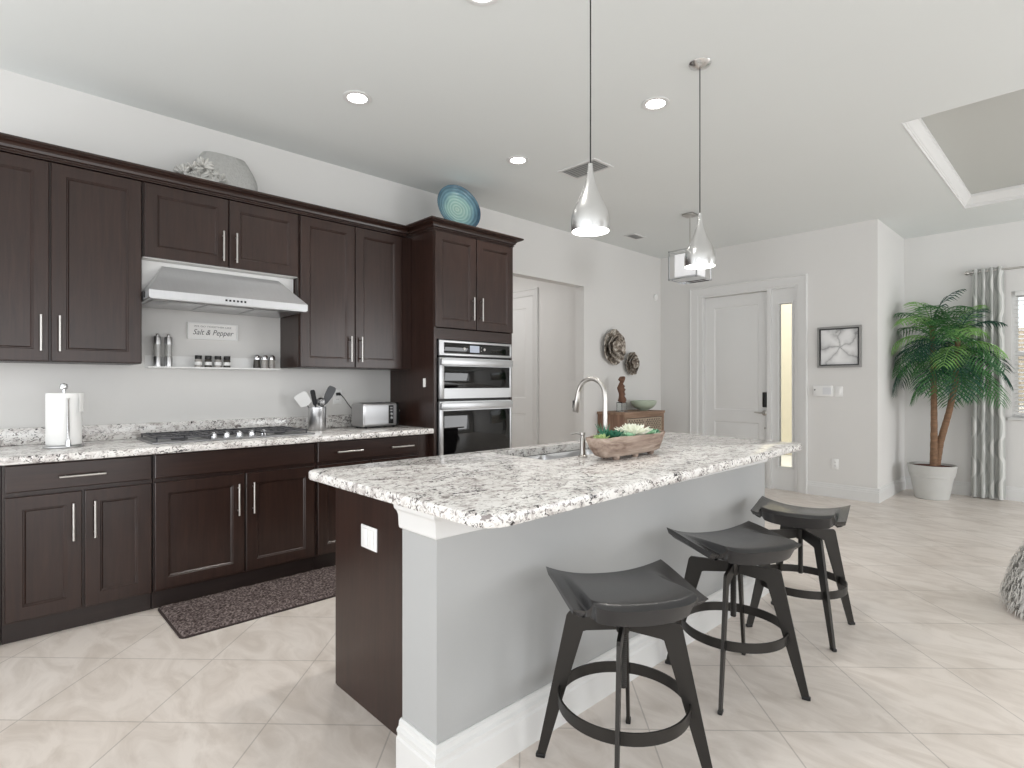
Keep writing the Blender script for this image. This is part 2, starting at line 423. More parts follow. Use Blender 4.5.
# jamb and mullion between the door and the sidelight
g = G()
g.box(DX0, 0.62, YB+0.0, YB+0.12, 0, DZ); g.box(1.455, 1.50, YB-0.004, YB+0.12, 0, DZ); g.box(1.775, DX1, YB, YB+0.12, 0, DZ)
g.box(0.62, 1.455, YB, YB+0.12, 2.395, DZ); g.box(1.50, 1.775, YB, YB+0.12, 2.395, DZ)
g.box(0.62, 1.455, YB+0.01, YB+0.12, 0, 0.012)
struct(g.build('trim_2', 'trim', smooth=0))
d1 = bpy.data.objects.new('door_1', None); C.objects.link(d1); struct(d1); d1.location = (0.62, YB+0.075, 0.0); d1.rotation_euler = (0, 0, -PI/2)
def panel_door(g, wd, ht, t, panels, T=None):
    g.box(-t, -0.004, 0.003, wd-0.003, 0.012, ht)
    # face built from rails and raised panels
    ys = [0.003, panels[0][0], panels[0][1], wd-0.003]
    g.box(-0.004, 0.004, ys[0], ys[1], 0.012, ht); g.box(-0.004, 0.004, ys[2], ys[3], 0.012, ht)
    z = 0.012
    for (a, b, z0, z1) in panels:
        g.box(-0.004, 0.004, ys[1], ys[2], z, z0); z = z1
        def ring(i, x): return [(x, a+i, z0+i), (x, b-i, z0+i), (x, b-i, z1-i), (x, a+i, z1-i)]
        g.loops([ring(0, 0.004), ring(0.012, -0.003), ring(0.03, -0.003), ring(0.05, 0.003)], cap0=False)
    g.box(-0.004, 0.004, ys[1], ys[2], z, ht)
g = G(); panel_door(g, 0.835, 2.39, 0.045, [(0.13, 0.705, 0.20, 0.78), (0.13, 0.705, 0.93, 2.25)])
g.build('door_leaf', 'door', d1, smooth=20)
g = G(); g.box(0.004, 0.024, 0.755, 0.805, 1.075-0.10, 1.075+0.085, bev=0.008); g.build('keypad_lock', 'black', d1)
g = G(); g.lathe([(0.0, 0.004), (0.033, 0.004), (0.033, 0.012), (0.012, 0.018), (0.012, 0.045), (0.0, 0.045)], 20, T=TR(0, 0.78, 0.905) @ Matrix.Rotation(PI/2, 4, 'Y'))
g.tube([(0.045, 0.78, 0.905), (0.05, 0.73, 0.907), (0.048, 0.67, 0.912)], [0.011, 0.009, 0.007], 10)
g.build('door_handle', 'nickel', d1)
g = G(); g.lathe([(0.0, 0.004), (0.012, 0.004), (0.012, 0.012), (0.0, 0.014)], 14, T=TR(0, 0.785, 0.72) @ Matrix.Rotation(PI/2, 4, 'Y'))
g.build('lock_bolt', 'nickel', d1)
g = G(); g.box(-0.03, 0.002, 0.836, 0.839, 0.05, 2.35); g.build('weather_seal', 'ventdark', d1)
# sidelight window
w2 = bpy.data.objects.new('window_2', None); C.objects.link(w2); struct(w2); w2.location = (0, 0, 0)
g = G()
sx0, sx1, sz0, sz1 = 1.582, 1.728, 0.27, 2.215
y0 = YB+0.03
for a in ((1.50, sx0, 0, 2.395), (sx1, 1.775, 0, 2.395)): g.box(a[0], a[1], y0, YB+0.1, a[2], a[3])
g.box(sx0, sx1, y0, YB+0.1, 0, sz0); g.box(sx0, sx1, y0, YB+0.1, sz1, 2.395)
frame = g.build('window_frame', 'trim', w2, smooth=0)
g = G()
for k in range(1):
    def ring(i, y): return [(sx0-0.02+i, y, sz0-0.02+i), (sx1+0.02-i, y, sz0-0.02+i), (sx1+0.02-i, y, sz1+0.02-i), (sx0-0.02+i, y, sz1+0.02-i)]
    g.loops([ring(0, y0), ring(0.004, y0-0.012), ring(0.016, y0-0.012), ring(0.022, y0), ring(0.024, y0+0.03)], cap0=False, cap1=False)
g.build('glazing_bead', 'trim', w2, smooth=20)
g = G(); g.box(sx0, sx1, YB+0.07, YB+0.076, sz0, sz1); g.build('pane', 'glass', w2, smooth=0)

# ---- passage door
TH = TR(0, 5.30, 0) @ FY
g = G(); casing(g, -1.87, -0.955, 2.435, 0.095, TH); struct(g.build('trim_3', 'trim', smooth=20))
d2 = bpy.data.objects.new('door_2', None); C.objects.link(d2); struct(d2); d2.location = (-1.87, 5.296, 0); d2.rotation_euler = (0, 0, -PI/2)
g = G(); panel_door(g, 0.915, 2.43, 0.001, [(0.13, 0.785, 0.2, 0.86), (0.13, 0.785, 1.07, 2.28)]); g.build('door_leaf', 'door', d2, smooth=20)

# ---- window with its frame
w1 = bpy.data.objects.new('window_1', None); C.objects.link(w1); struct(w1)
g = G(); f = 0.05
g.box(WX0, WX0+f, YW+0.03, YW+0.10, WZ0, WZ1); g.box(WX1-f, WX1, YW+0.03, YW+0.10, WZ0, WZ1)
g.box(WX0+f, WX1-f, YW+0.03, YW+0.10, WZ0, WZ0+f); g.box(WX0+f, WX1-f, YW+0.03, YW+0.10, WZ1-f, WZ1)
g.box(WX0+f, WX1-f, YW+0.04, YW+0.10, 1.56, 1.62)
g.build('window_frame', 'trim', w1, smooth=0)
g = G(); g.box(WX0+f, WX1-f, YW+0.075, YW+0.08, WZ0+f, WZ1-f); g.build('pane', 'glass', w1, smooth=0)
g = G(); g.box(WX0-0.03, WX1+0.03, YW-0.04, YW+0.03, WZ0-0.03, WZ0, bev=0.006); g.build('window_sill', 'trim', w1)
b = thing('window_blind', 'white horizontal slat blind hanging in the window beside the curtain', 'blind', (WX0+0.03, YW+0.012, WZ0))
g = G(); wd = WX1-WX0-0.06
n = 29
for k in range(n):
    z = 0.03 + k*(WZ1-WZ0-0.09)/(n-1)
    T = TR(0, 0, z) @ Matrix.Rotation(R(18), 4, 'X')
    g.box(0, wd, -0.024, 0.024, -0.0015, 0.0015, T=T)
g.build('slats', 'plastic', b, smooth=0)
g = G(); g.box(0, wd, -0.03, 0.03, WZ1-WZ0-0.05, WZ1-WZ0-0.002, bev=0.004); g.build('headrail', 'plastic', b)
g = G()
for x in (0.10, 0.55, 1.0): g.cyl((x, -0.028, 0.03), (x, -0.028, WZ1-WZ0-0.04), 0.0022, n=6)
g.build('ladder_cord', 'plastic', b)

# ------------------------------------------------------------------ kitchen run: base cabinets
XF = 0.60
def base_cab(label, y0, y1, drawers, doors, kick=0.547, hv=0.19):
    t = thing('base_cabinet', label, 'cabinet', (0, y0, 0), group='dark base cabinets along the kitchen wall')
    wdt = y1-y0
    g = G(); g.box(0.004, XF-0.02, 0.001, wdt-0.001, 0.10, 0.872); g.build('carcass', 'wood', t, smooth=0)
    g = G(); g.box(0.004, kick, 0.001, wdt-0.001, 0.0, 0.10); g.build('toe_kick', 'wooddark', t, smooth=0)
    for (a, b, hs) in drawers:
        g = G(); slab(g, a-y0, b-y0, 0.735, 0.866, XF-0.02, XF); d = g.build('drawer', 'woodh', t, smooth=0)
        for h in hs: bar_pull(d, (XF, h-y0, 0.795), 0.19, False)
    for (a, b, h) in doors:
        g = G(); shaker(g, a-y0, b-y0, 0.112, 0.712, XF-0.02, XF); d = g.build('door', 'wood', t, smooth=0)
        if h is not None: bar_pull(d, (XF, h-y0, 0.562), hv, True)
    return t
base_cab('dark base cabinet at the left edge of the picture, before the paper towel cabinet', -0.60, 0.066, [(-0.595, 0.055, [-0.27])], [(-0.595, -0.275, -0.31), (-0.27, 0.055, -0.235)])
base_cab('dark base cabinet of one drawer over two doors under the paper towel holder', 0.068, 0.684, [(0.080, 0.678, [0.375])], [(0.080, 0.373, 0.337), (0.385, 0.678, 0.425)])
base_cab('dark base cabinet with a plain false drawer front under the gas cooktop', 0.686, 1.616, [(0.694, 1.608, [])], [(0.694, 1.162, 1.125), (1.174, 1.608, 1.212)])
base_cab('dark base cabinet with a two handled drawer under the toaster', 1.618, 2.542, [(1.630, 2.43, [1.85, 2.275])], [(1.630, 2.025, 1.985), (2.035, 2.43, 2.075)])

# countertop and upstand
t = G(); 
def slab_edge(g, x0, x1, y0, y1, z0, z1, r=0.008):
    rings = []
    for i, z in ((r, z0), (r*0.3, z0+r*0.3), (0, z0+r), (0, z1-r), (r*0.3, z1-r*0.3), (r, z1)):
        rings.append([(x0, y0+i, z), (x1-i, y0+i, z), (x1-i, y1-i, z), (x0, y1-i, z)])
    g.loops(rings)
g = G(); slab_edge(g, 0.003, 0.648, -0.60, 2.540, 0.875, 0.915)
tag(g.build('countertop', 'granite', smooth=30), 'speckled granite countertop running along the dark wall cabinets to the oven tower', 'countertop')
g = G(); g.box(0.002, 0.022, -0.60, 2.540, 0.9155, 1.012, bev=0.003)
tag(g.build('backsplash', 'granite'), 'low granite upstand along the wall behind the cooktop', 'backsplash')

# ------------------------------------------------------------------ wall cabinets
XU = 0.35
def wall_cab(label, y0, y1, z0, z1, doors, hz, hl):
    t = thing('wall_cabinet', label, 'cabinet', (0, y0, z0), group='dark wall cabinets above the counter')
    wdt = y1-y0; h = z1-z0
    g = G(); g.box(0.003, XU-0.02, 0.001, wdt-0.001, 0.004, h); g.build('carcass', 'wood', t, smooth=0)
    g = G(); g.box(0.003, XU-0.022, 0.003, wdt-0.003, 0.0, 0.004); g.build('bottom_panel', 'under' if h < 0.6 else 'wooddark', t, smooth=0)
    for (a, b, hy) in doors:
        g = G(); shaker(g, a-y0, b-y0, 0.004, h-0.004, XU-0.02, XU); d = g.build('door', 'wood', t, smooth=0)
        bar_pull(d, (XU, hy-y0, hz-z0), hl, True)
    return t
wall_cab('tall dark two door wall cabinet to the left of the range hood', -0.155, 0.680, 1.378, 2.447, [(-0.150, 0.259, 0.225), (0.268, 0.675, 0.302)], 1.53, 0.19)
wall_cab('short dark two door wall cabinet directly above the range hood', 0.682, 1.606, 2.005, 2.447, [(0.690, 1.146, 1.112), (1.154, 1.600, 1.190)], 2.135, 0.19)
wall_cab('tall dark two door wall cabinet between the range hood and the oven tower', 1.608, 2.446, 1.378, 2.447, [(1.617, 2.030, 1.990), (2.038, 2.440, 2.076)], 1.52, 0.19)
g = G(); g.box(0.003, XU-0.02, 2.447, 2.543, 1.378, 2.447); 
tag(g.build('cabinet_filler', 'wood', smooth=0), 'narrow dark filler strip between the last wall cabinet and the oven tower', 'cabinet filler')

CROWN = [(0.0, 0.0), (0.005, 0.0), (0.005, 0.007), (0.011, 0.009), (0.011, 0.015), (0.007, 0.017), (0.007, 0.020), (0.016, 0.023), (0.017, 0.028), (0.019, 0.036), (0.028, 0.046), (0.042, 0.052), (0.046, 0.053), (0.046, 0.057), (0.054, 0.059), (0.058, 0.063), (0.058, 0.073), (0.0, 0.073)]
g = G()
g.loops([[(XU+o-0.004, -0.158, 2.449+z) for o, z in CROWN], [(XU+o-0.004, 2.480-0.0, 2.449+z) for o, z in CROWN]])
g.box(0.003, XU-0.004, -0.158, 2.480, 2.449, 2.455)
tag(g.build('crown_molding', 'woodh', smooth=20), 'long dark stepped crown molding along the top of the wall cabinets', 'crown molding')

# ------------------------------------------------------------------ oven tower
TY, TE, TXF = 2.545, 3.385, 0.64
t = thing('oven_cabinet', 'tall dark cabinet tower with two upper doors holding the built in oven', 'cabinet', (0, TY, 0))
wd = TE-TY
g = G()
g.box(0.004, TXF-0.02, 0, 0.02, 0, 2.462); g.box(0.004, TXF-0.02, wd-0.02, wd, 0, 2.462)
g.box(0.004, 0.02, 0.02, wd-0.02, 0, 2.462); g.box(0.02, TXF-0.02, 0.02, wd-0.02, 2.44, 2.462)
g.box(0.02, TXF-0.02, 0.02, wd-0.02, 1.64, 1.66); g.box(0.02, TXF-0.02, 0.02, wd-0.02, 0.62, 0.64)
g.box(TXF-0.02, TXF, 0, 0.028, 0, 2.462, bev=0.002); g.box(TXF-0.02, TXF, wd-0.022, wd, 0, 2.462, bev=0.002)
g.build('carcass', 'wood', t, smooth=0)
g = G(); g.box(TXF-0.02, TXF-0.001, 0.028, wd-0.022, 1.615, 1.70); g.build('rail', 'woodh', t, smooth=0)
for (a, b, hy) in ((0.004, 0.415, 0.372), (0.423, wd-0.004, 0.463)):
    g = G(); shaker(g, a, b, 1.706, 2.458, TXF, TXF+0.018); d = g.build('door', 'wood', t, smooth=0); bar_pull(d, (TXF+0.018, hy, 1.875), 0.19, True)
g = G(); slab(g, 0.030, wd-0.024, 0.11, 0.64, TXF-0.02, TXF); d = g.build('drawer', 'woodh', t, smooth=0); bar_pull(d, (TXF, wd/2, 0.56), 0.19, False)
g = G(); rings = []
for o, z in CROWN:
    o = o*1.25
    rings.append([(0.004, -o, 2.462+z*1.05), (TXF+o+0.004, -o, 2.462+z*1.05), (TXF+o+0.004, wd+o, 2.462+z*1.05), (0.004, wd+o, 2.462+z*1.05)])
vs = [v for r in rings for v in r]; fs = []
for i in range(len(rings)-1):
    for k in range(3): fs.append((i*4+k, i*4+k+1, (i+1)*4+k+1, (i+1)*4+k))
fs.append((0, 1, 2, 3)); L = (len(rings)-1)*4; fs.append((L+3, L+2, L+1, L)); 
fs.append(tuple(i*4 for i in range(len(rings)))); fs.append(tuple(i*4+3 for i in reversed(range(len(rings)))))
g.add(vs, fs); g.build('crown', 'woodh', t, smooth=20)
g = G(); g.box(0.505, 0.535, -0.010, -0.0005, 1.235, 1.305, bev=0.003)
tag(g.build('hook_plate', 'plastic', loc=(0, TY, 0)), 'small white plate fixed to the dark side of the oven tower', 'plate')

# built in double oven
t = thing('wall_oven', 'stainless double wall oven with black glass built into the dark tower', 'oven', (TXF, TY, 0))
y0, y1 = 0.036, wd-0.028
g = G(); g.box(-0.50, 0.0, y0+0.012, y1-0.012, 0.66, 1.61); g.build('housing', 'black', t, smooth=0)
g = G()
g.box(0.0, 0.022, y0, y1, 1.588, 1.606, bev=0.002); g.box(0.0, 0.022, y0, y1, 1.486, 1.504, bev=0.002)
g.box(0.0, 0.022, y0, y0+0.045, 1.504, 1.588); g.box(0.0, 0.022, y1-0.02, y1, 1.504, 1.588); g.box(0, 0.012, y0+0.045, y1-0.02, 1.504, 1.588)
cp = g.build('control_panel', 'steelh', t)
g = G(); g.box(0.012, 0.021, y0+0.045, y1-0.02, 1.505, 1.587, bev=0.001); g.build('control_glass', 'blackglass', cp)
g = G(); g.box(0.021, 0.0225, 0.345, 0.445, 1.518, 1.574); g.build('display', mat('oven_display', srgb(150, 156, 168), 0.2, var=0.05, emit=srgb(160, 168, 182), estr=0.35), cp, smooth=0)
for yy in (0.285, 0.50):
    g = G(); g.lathe([(0, 0.020), (0.011, 0.020), (0.011, 0.026), (0, 0.026)], 16, T=TR(0, yy, 1.546) @ Matrix.Rotation(PI/2, 4, 'Y')); g.build('control_dial', 'nickel', cp)
for yy, zz in ((0.468, 1.532), (0.468, 1.56)):
    g = G(); g.sphere((0.021, yy, zz), 0.004, 8); g.build('button', 'nickel', cp)
def oven_door(name, z0, z1, gz0, gz1, side):
    g = G()
    g.box(0.0, 0.026, y0, y0+side, z0, z1, bev=0.002); g.box(0.0, 0.026, y1-side*0.55, y1, z0, z1, bev=0.002)
    g.box(0.0, 0.026, y0+side, y1-side*0.55, z0, gz0); g.box(0.0, 0.026, y0+side, y1-side*0.55, gz1, z1)
    g.box(0.0, 0.014, y0+side, y1-side*0.55, gz0, gz1)
    d = g.build(name, 'steelh', t)
    g = G(); g.box(0.014, 0.025, y0+side, y1-side*0.55, gz0+0.001, gz1-0.001, bev=0.001); g.build('door_glass', 'blackglass', d)
    g = G(); hz = (gz1+z1)/2
    g.box(0.034, 0.050, y0+0.004, y1-0.004, hz-0.027, hz+0.027, bev=0.005)
    for yy in (y0+0.05, y1-0.05): g.box(0.024, 0.04, yy-0.012, yy+0.012, hz-0.015, hz+0.015)
    g.build('door_handle', 'steelh', d)
    return d
oven_door('microwave_door', 1.145, 1.468, 1.225, 1.402, 0.045)
oven_door('oven_door', 0.68, 1.122, 0.70, 1.048, 0.038)

# ------------------------------------------------------------------ range hood
t = thing('range_hood', 'stainless steel canopy range hood over the cooktop', 'hood', (0, 0.684, 1.755))
W_ = 0.918
M['hood'] = mat('hood_steel', srgb(200, 201, 203), 0.33, 0.6, var=0.05, vscale=8, stretch=(1, 14, 0.6))
g = G()
bot = lambda i, z: [(0.004, i, z), (0.50-i, i, z), (0.50-i, W_-i, z), (0.004, W_-i, z)]
g.loops([bot(0, 0.0), bot(0, 0.042), [(0.004, 0.11, 0.222), (0.27, 0.11, 0.222), (0.27, W_-0.11, 0.222), (0.004, W_-0.11, 0.222)]])
g.build('canopy', M['hood'], t, smooth=10)
g = G(); g.box(0.245, 0.258, 0.0, W_, 0.03, 0.248); g.build('back_panel', 'plastic', t, smooth=0)
g = G(); g.box(0.006, 0.495, 0.006, W_-0.006, -0.006, 0.0); 
for k in range(3):
    a = 0.03+k*0.29; g.box(0.06, 0.43, a, a+0.275, -0.010, -0.006, bev=0.002)
g.build('filter', 'steel', t)
g = G()
for k in range(6): g.box(0.50, 0.503, 0.40+k*0.022, 0.412+k*0.022, 0.014, 0.026, bev=0.001)
g.build('control_buttons', 'black', t)
g = G(); g.box(0.36, 0.40, -0.012, 0.0, 0.008, 0.04); g.build('mounting_clip', 'black', t, smooth=0)

# ------------------------------------------------------------------ shelf, sign and spice things
t = thing('wall_shelf', 'thin white metal shelf on the wall under the range hood', 'shelf', (0, 0.752, 1.362))
g = G(); g.box(0.0015, 0.006, 0, 0.815, 0, 0.082); g.build('back_plate', 'plastic', t, smooth=0)
g = G(); g.box(0.006, 0.115, 0, 0.815, 0.0, 0.006, bev=0.001); g.box(0.112, 0.115, 0, 0.815, 0.006, 0.010); g.build('ledge', 'plastic', t, smooth=0)
SZ = 1.3685
def mill(label, y, x=0.06):
    t = thing('pepper_mill', label, 'mill', (x, y, SZ), group='pair of mills on the white shelf')
    g = G(); g.lathe([(0, 0), (0.024, 0), (0.024, 0.06), (0.022, 0.068), (0, 0.068)], 20); g.build('base', 'steel', t)
    g = G(); g.lathe([(0, 0.068), (0.021, 0.068), (0.021, 0.146), (0, 0.146)], 20); g.build('barrel', M['mill'], t)
    g = G(); g.lathe([(0, 0.146), (0.023, 0.146), (0.023, 0.188), (0.02, 0.196), (0.007, 0.198), (0.007, 0.205), (0.010, 0.212), (0, 0.217)], 20); g.build('cap', 'steel', t)
M['mill'] = mat('mill_acrylic', srgb(178, 178, 176), 0.12, var=0.1, spec=0.6)
M['spice'] = mat('spice_fill', srgb(168, 164, 160), 0.25, var=0.35, vscale=60)
M['pepper'] = mat('pepper_fill', srgb(70, 66, 62), 0.3, var=0.4, vscale=90)
mill('tall steel and clear mill nearest the left end of the white shelf', 0.812, 0.052)
mill('tall steel and clear mill, the second one from the left end of the white shelf', 0.872, 0.06)
def spice_jar(label, y, fill):
    t = thing('spice_jar', label, 'jar', (0.065, y, SZ), group='small jars at the middle of the white shelf')
    g = G(); g.lathe([(0, 0), (0.021, 0), (0.022, 0.006), (0.022, 0.052), (0.018, 0.058), (0, 0.058)], 18); g.build('glass_body', fill, t)
    g = G(); g.lathe([(0, 0.058), (0.021, 0.058), (0.021, 0.082), (0, 0.083)], 18); g.build('lid', 'black', t)
    g = G(); g.lathe([(0.0222, 0.018), (0.0228, 0.018), (0.0228, 0.04), (0.0222, 0.04)], 18); g.build('label_band', 'plastic', t)
for k, (y, lab) in enumerate(((1.045, 'small black lidded jar, first of four at the middle of the white shelf'), (1.105, 'small black lidded jar, second of four at the middle of the white shelf'), (1.165, 'small black lidded jar, third of four at the middle of the white shelf'), (1.222, 'small black lidded jar, last of four at the middle of the white shelf'))):
    spice_jar(lab, y, 'spice' if k % 2 == 0 else 'pepper')
def shaker_jar(label, y, x, fill):
    t = thing('salt_shaker', label, 'shaker', (x, y, SZ), group='shakers at the far end of the white shelf')
    g = G(); g.lathe([(0, 0), (0.024, 0), (0.025, 0.02), (0.021, 0.066), (0, 0.066)], 8); g.build('glass_body', fill, t, smooth=0)
    g = G(); g.lathe([(0, 0.066), (0.023, 0.066), (0.024, 0.08), (0.019, 0.094), (0.008, 0.102), (0, 0.103)], 18); g.build('lid', 'chrome', t)
shaker_jar('chrome topped shaker of dark pepper, nearest the jars on the white shelf', 1.425, 0.05, 'pepper')
shaker_jar('chrome topped pale salt shaker, middle one of three near the shelf end', 1.470, 0.075, 'spice')
shaker_jar('chrome topped shaker closest to the far right end of the white shelf', 1.522, 0.07, 'spice')

t = thing('wall_sign', 'white framed Salt and Pepper sign on the wall above the shelf', 'sign', (0.0, 0.992, 1.563))
g = G(); g.box(0.001, 0.012, 0.006, 0.309, 0.004, 0.108); g.build('board', mat('sign_white', srgb(242, 241, 239), 0.6, var=0.01), t, smooth=0)
g = G(); F = 0.315; H = 0.112; e = 0.010
g.box(0.001, 0.02, 0, F, 0, e); g.box(0.001, 0.02, 0, F, H-e, H); g.box(0.001, 0.02, 0, e, e, H-e); g.box(0.001, 0.02, F-e, F, e, H-e)
g.build('frame', 'plastic', t, smooth=0)
def text(s, size, y, z, shear, parent, x=0.0125, name='lettering', col=srgb(96, 96, 98), width=None):
    cu = bpy.data.curves.new(name, 'FONT'); cu.body = s; cu.size = size; cu.align_x = 'CENTER'; cu.align_y = 'CENTER'; cu.shear = shear; cu.extrude = 0.0004; cu.resolution_u = 3
    o = bpy.data.objects.new('tmp', cu); C.objects.link(o); bpy.context.view_layer.update()
    me = bpy.data.meshes.new_from_object(o.evaluated_get(bpy.context.evaluated_depsgraph_get()))
    C.objects.unlink(o); bpy.data.objects.remove(o)
    T = TR(x, y, z) @ Matrix(((0, 0, 1, 0), (1, 0, 0, 0), (0, 1, 0, 0), (0, 0, 0, 1)))
    sx = 1.0
    if width:
        xs = [v.co.x for v in me.vertices]; sx = width/(max(xs)-min(xs))
    me.transform(T @ Matrix.Diagonal((sx, 1, 1, 1)))
    me.materials.clear(); me.materials.append(mat(name+'_ink', col, 0.7, var=0.02))
    q = bpy.data.objects.new(name, me); C.objects.link(q); q.parent = parent; return q
text('WE GO TOGETHER LIKE', 0.016, 0.157, 0.087, 0.0, t, name='small_lettering', col=srgb(150, 150, 150), width=0.235)
text('Salt & Pepper', 0.052, 0.157, 0.047, 0.35, t, width=0.255)

# ------------------------------------------------------------------ cooktop
t = thing('gas_cooktop', 'five burner gas cooktop set into the granite below the hood', 'cooktop', (0, 0.700, 0.9155))
W_ = 0.955
g = G(); g.box(0.035, 0.50, 0, W_, 0, 0.010, bev=0.004); g.build('hob_plate', 'enamel', t)
for (a, b) in ((0.02, 0.315), (0.32, 0.61), (0.615, 0.91)):
    g = G(); x0, x1 = 0.06, (0.48 if a != 0.32 else 0.37); z0, z1 = 0.026, 0.036
    for yy in (a, b-0.012): g.box(x0, x1, yy, yy+0.012, z0, z1, bev=0.002)
    for xx in (x0, x1-0.012): g.box(xx, xx+0.012, a, b, z0, z1, bev=0.002)
    m_ = (a+b)/2
    g.box(x0, x1, m_-0.006, m_+0.006, z0, z1, bev=0.002)
    for f in ((0.33, 0.67) if a != 0.32 else (0.5,)):
        xx = x0+(x1-x0)*f; g.box(xx-0.006, xx+0.006, a, b, z0, z1, bev=0.002)
    for k in range(1, 6):
        yy = a+(b-a)*k/6; g.box(x0+0.01, x0+0.10, yy-0.004, yy+0.004, z0, z1); g.box(x1-0.10, x1-0.01, yy-0.004, yy+0.004, z0, z1)
    for xx in (x0+0.003, x1-0.010):
        for yy in (a+0.003, b-0.010): g.box(xx, xx+0.008, yy, yy+0.008, 0.010, z0)
    g.build('grate', 'iron', t)
for (x, y, r) in ((0.16, 0.165, 0.035), (0.37, 0.165, 0.045), (0.22, 0.465, 0.055), (0.16, 0.765, 0.045), (0.37, 0.765, 0.035)):
    g = G(); g.lathe([(0, 0.010), (r, 0.010), (r, 0.016), (r*0.8, 0.018), (r*0.8, 0.024), (0, 0.025)], 20, T=TR(x, y, 0)); g.build('burner', 'iron', t)
for k in range(5):
    g = G(); y = 0.335+k*0.075; T = TR(0.435, y, 0)
    g.lathe([(0, 0.010), (0.024, 0.010), (0.024, 0.014), (0.019, 0.016), (0.018, 0.036), (0.015, 0.038), (0, 0.038)], 20, T=T)
    g.box(-0.018, 0.018, -0.005, 0.005, 0.038, 0.046, bev=0.002, T=T); g.build('knob', 'chrome', t)

# ------------------------------------------------------------------ paper towels
t = thing('paper_towel_holder', 'chrome stand holding the paper towel roll on the granite counter', 'holder', (0.30, 0.325, 0.9155))
g = G(); g.lathe([(0, 0), (0.088, 0), (0.09, 0.004), (0.088, 0.012), (0.02, 0.014), (0, 0.014)], 36); g.build('base', 'steel', t)
g = G(); g.lathe([(0, 0.012), (0.008, 0.012), (0.008, 0.315), (0.017, 0.318), (0.02, 0.330), (0.016, 0.344), (0, 0.350)], 16); g.build('post', 'chrome', t)
g = G(); ax, ay = 0.083*math.cos(R(8)), 0.083*math.sin(R(8))
g.tube([(ax, ay, 0.01), (ax, ay, 0.26), (ax, ay, 0.268)], [0.0055, 0.0045, 0.008], 10); g.lathe([(0, 0.01), (0.014, 0.01), (0.010, 0.045), (0, 0.05)], 12, T=TR(ax, ay, 0)); g.build('side_arm', 'chrome', t)
t = thing('paper_towel_roll', 'white paper towel roll with a loose sheet, on its chrome stand', 'paper towel', (0.30, 0.325, 0.9305))
g = G(); g.lathe([(0.019, 0), (0.077, 0), (0.078, 0.004), (0.078, 0.276), (0.076, 0.28), (0.019, 0.28), (0.019, 0.0)], 40); g.build('roll', 'paper', t)
g = G(); pts = []
for k in range(9):
    a = R(100) - R(8)*k; r_ = 0.0785 + 0.0028*k
    pts.append((r_*math.cos(a) - 0.0, r_*math.sin(a)))
vs = [(x, y, z) for z in (0.18, 0.279) for x, y in pts] + [(x*1.006, y*1.006+0.001, z) for z in (0.18, 0.279) for x, y in pts]
n = 9; fs = []
for k in range(n-1):
    fs += [(k, k+1, n+k+1, n+k), (2*n+k, 3*n+k, 3*n+k+1, 2*n+k+1), (k, 2*n+k, 2*n+k+1, k+1), (n+k, n+k+1, 3*n+k+1, 3*n+k)]
fs += [(0, n, 3*n, 2*n), (n-1, 3*n-1, 4*n-1, 2*n-1)]
g.add(vs, fs); g.build('loose_sheet', 'paper', t)

# ------------------------------------------------------------------ utensils in a steel crock
KX, KY, KZ = 0.175, 1.815, 0.9155
g = G(); g.lathe([(0, 0), (0.062, 0), (0.064, 0.004), (0.064, 0.172), (0.061, 0.173), (0.061, 0.008), (0, 0.008)], 36)
tag(g.build('utensil_crock', 'steel', loc=(KX, KY, KZ)), 'round steel crock of cooking utensils beside the cooktop', 'crock')
M['nylon'] = mat('black_nylon', srgb(38, 38, 40), 0.4, var=0.1)
M['greynylon'] = mat('grey_nylon', srgb(84, 85, 88), 0.4, var=0.08)
def utensil(name, label, cat, foot, top, head, hm, stem='nylon'):
    t = thing(name, label, cat, (KX, KY, KZ), group='utensils standing in the steel crock')
    f = Vector(foot); p = Vector(top)
    g = G(); g.tube([f, f.lerp(p, 0.5), p], [0.006, 0.005, 0.004], 8); g.build('shaft', stem, t)
    d = (p-f).normalized(); s_ = Vector((0.55, 0.83, 0)); s_ = (s_ - d*s_.dot(d)).normalized(); nn = d.cross(s_)
    T = Matrix((s_, d, nn)).transposed().to_4x4(); T.translation = p
    g = G(); head(g, T); g.build('head', hm, t); return t
def flat_head(wd, ln, th, taper=0.7, slots=0):
    def f(g, T):
        pts = []
        for (y, q) in ((0, 0.25), (0.12, taper), (0.5, 0.95), (0.85, 1.0), (0.97, 0.85), (1.0, 0.55)): pts.append((q*wd/2, y*ln))
        poly = pts + [(-x, y) for x, y in reversed(pts)]
        g.prism(poly, -th/2, th/2, T)
    return f
def spoon_head(wd, ln):
    def f(g, T):
        g.lathe([(0.001, -0.4), (0.5, -0.3), (0.82, -0.12), (1, 0.05), (0.96, 0.06), (0.78, -0.06), (0.45, -0.2), (0.001, -0.28)], 16, T=T @ TR(0, ln/2, 0) @ Matrix.Diagonal((wd/2, ln/2, wd/2, 1)))
    return f
def whisk_head(wd, ln):
    def f(g, T):
        for k in range(4):
            a = PI*k/4; pts = []
            for j in range(13):
                u = j/12; r_ = wd/2*math.sin(PI*u)**0.8*(1 if j else 0); s = math.cos(PI*u)
                y = ln*math.sin(PI*u/1.0)**0.7 if 0 < j < 12 else 0
                pts.append(T @ Vector((wd/2*math.cos(PI*u)*math.cos(a)*min(1, 2.2*math.sin(PI*u)), y, wd/2*math.cos(PI*u)*math.sin(a)*min(1, 2.2*math.sin(PI*u)))))
            g.tube(pts, 0.0014, 5)
    return f
utensil('spatula', 'white wide blade spatula leaning to the left in the steel crock', 'spatula', (0.02, 0.035, 0.012), (-0.01, -0.07, 0.185), flat_head(0.10, 0.105, 0.006, 0.9), 'plastic')
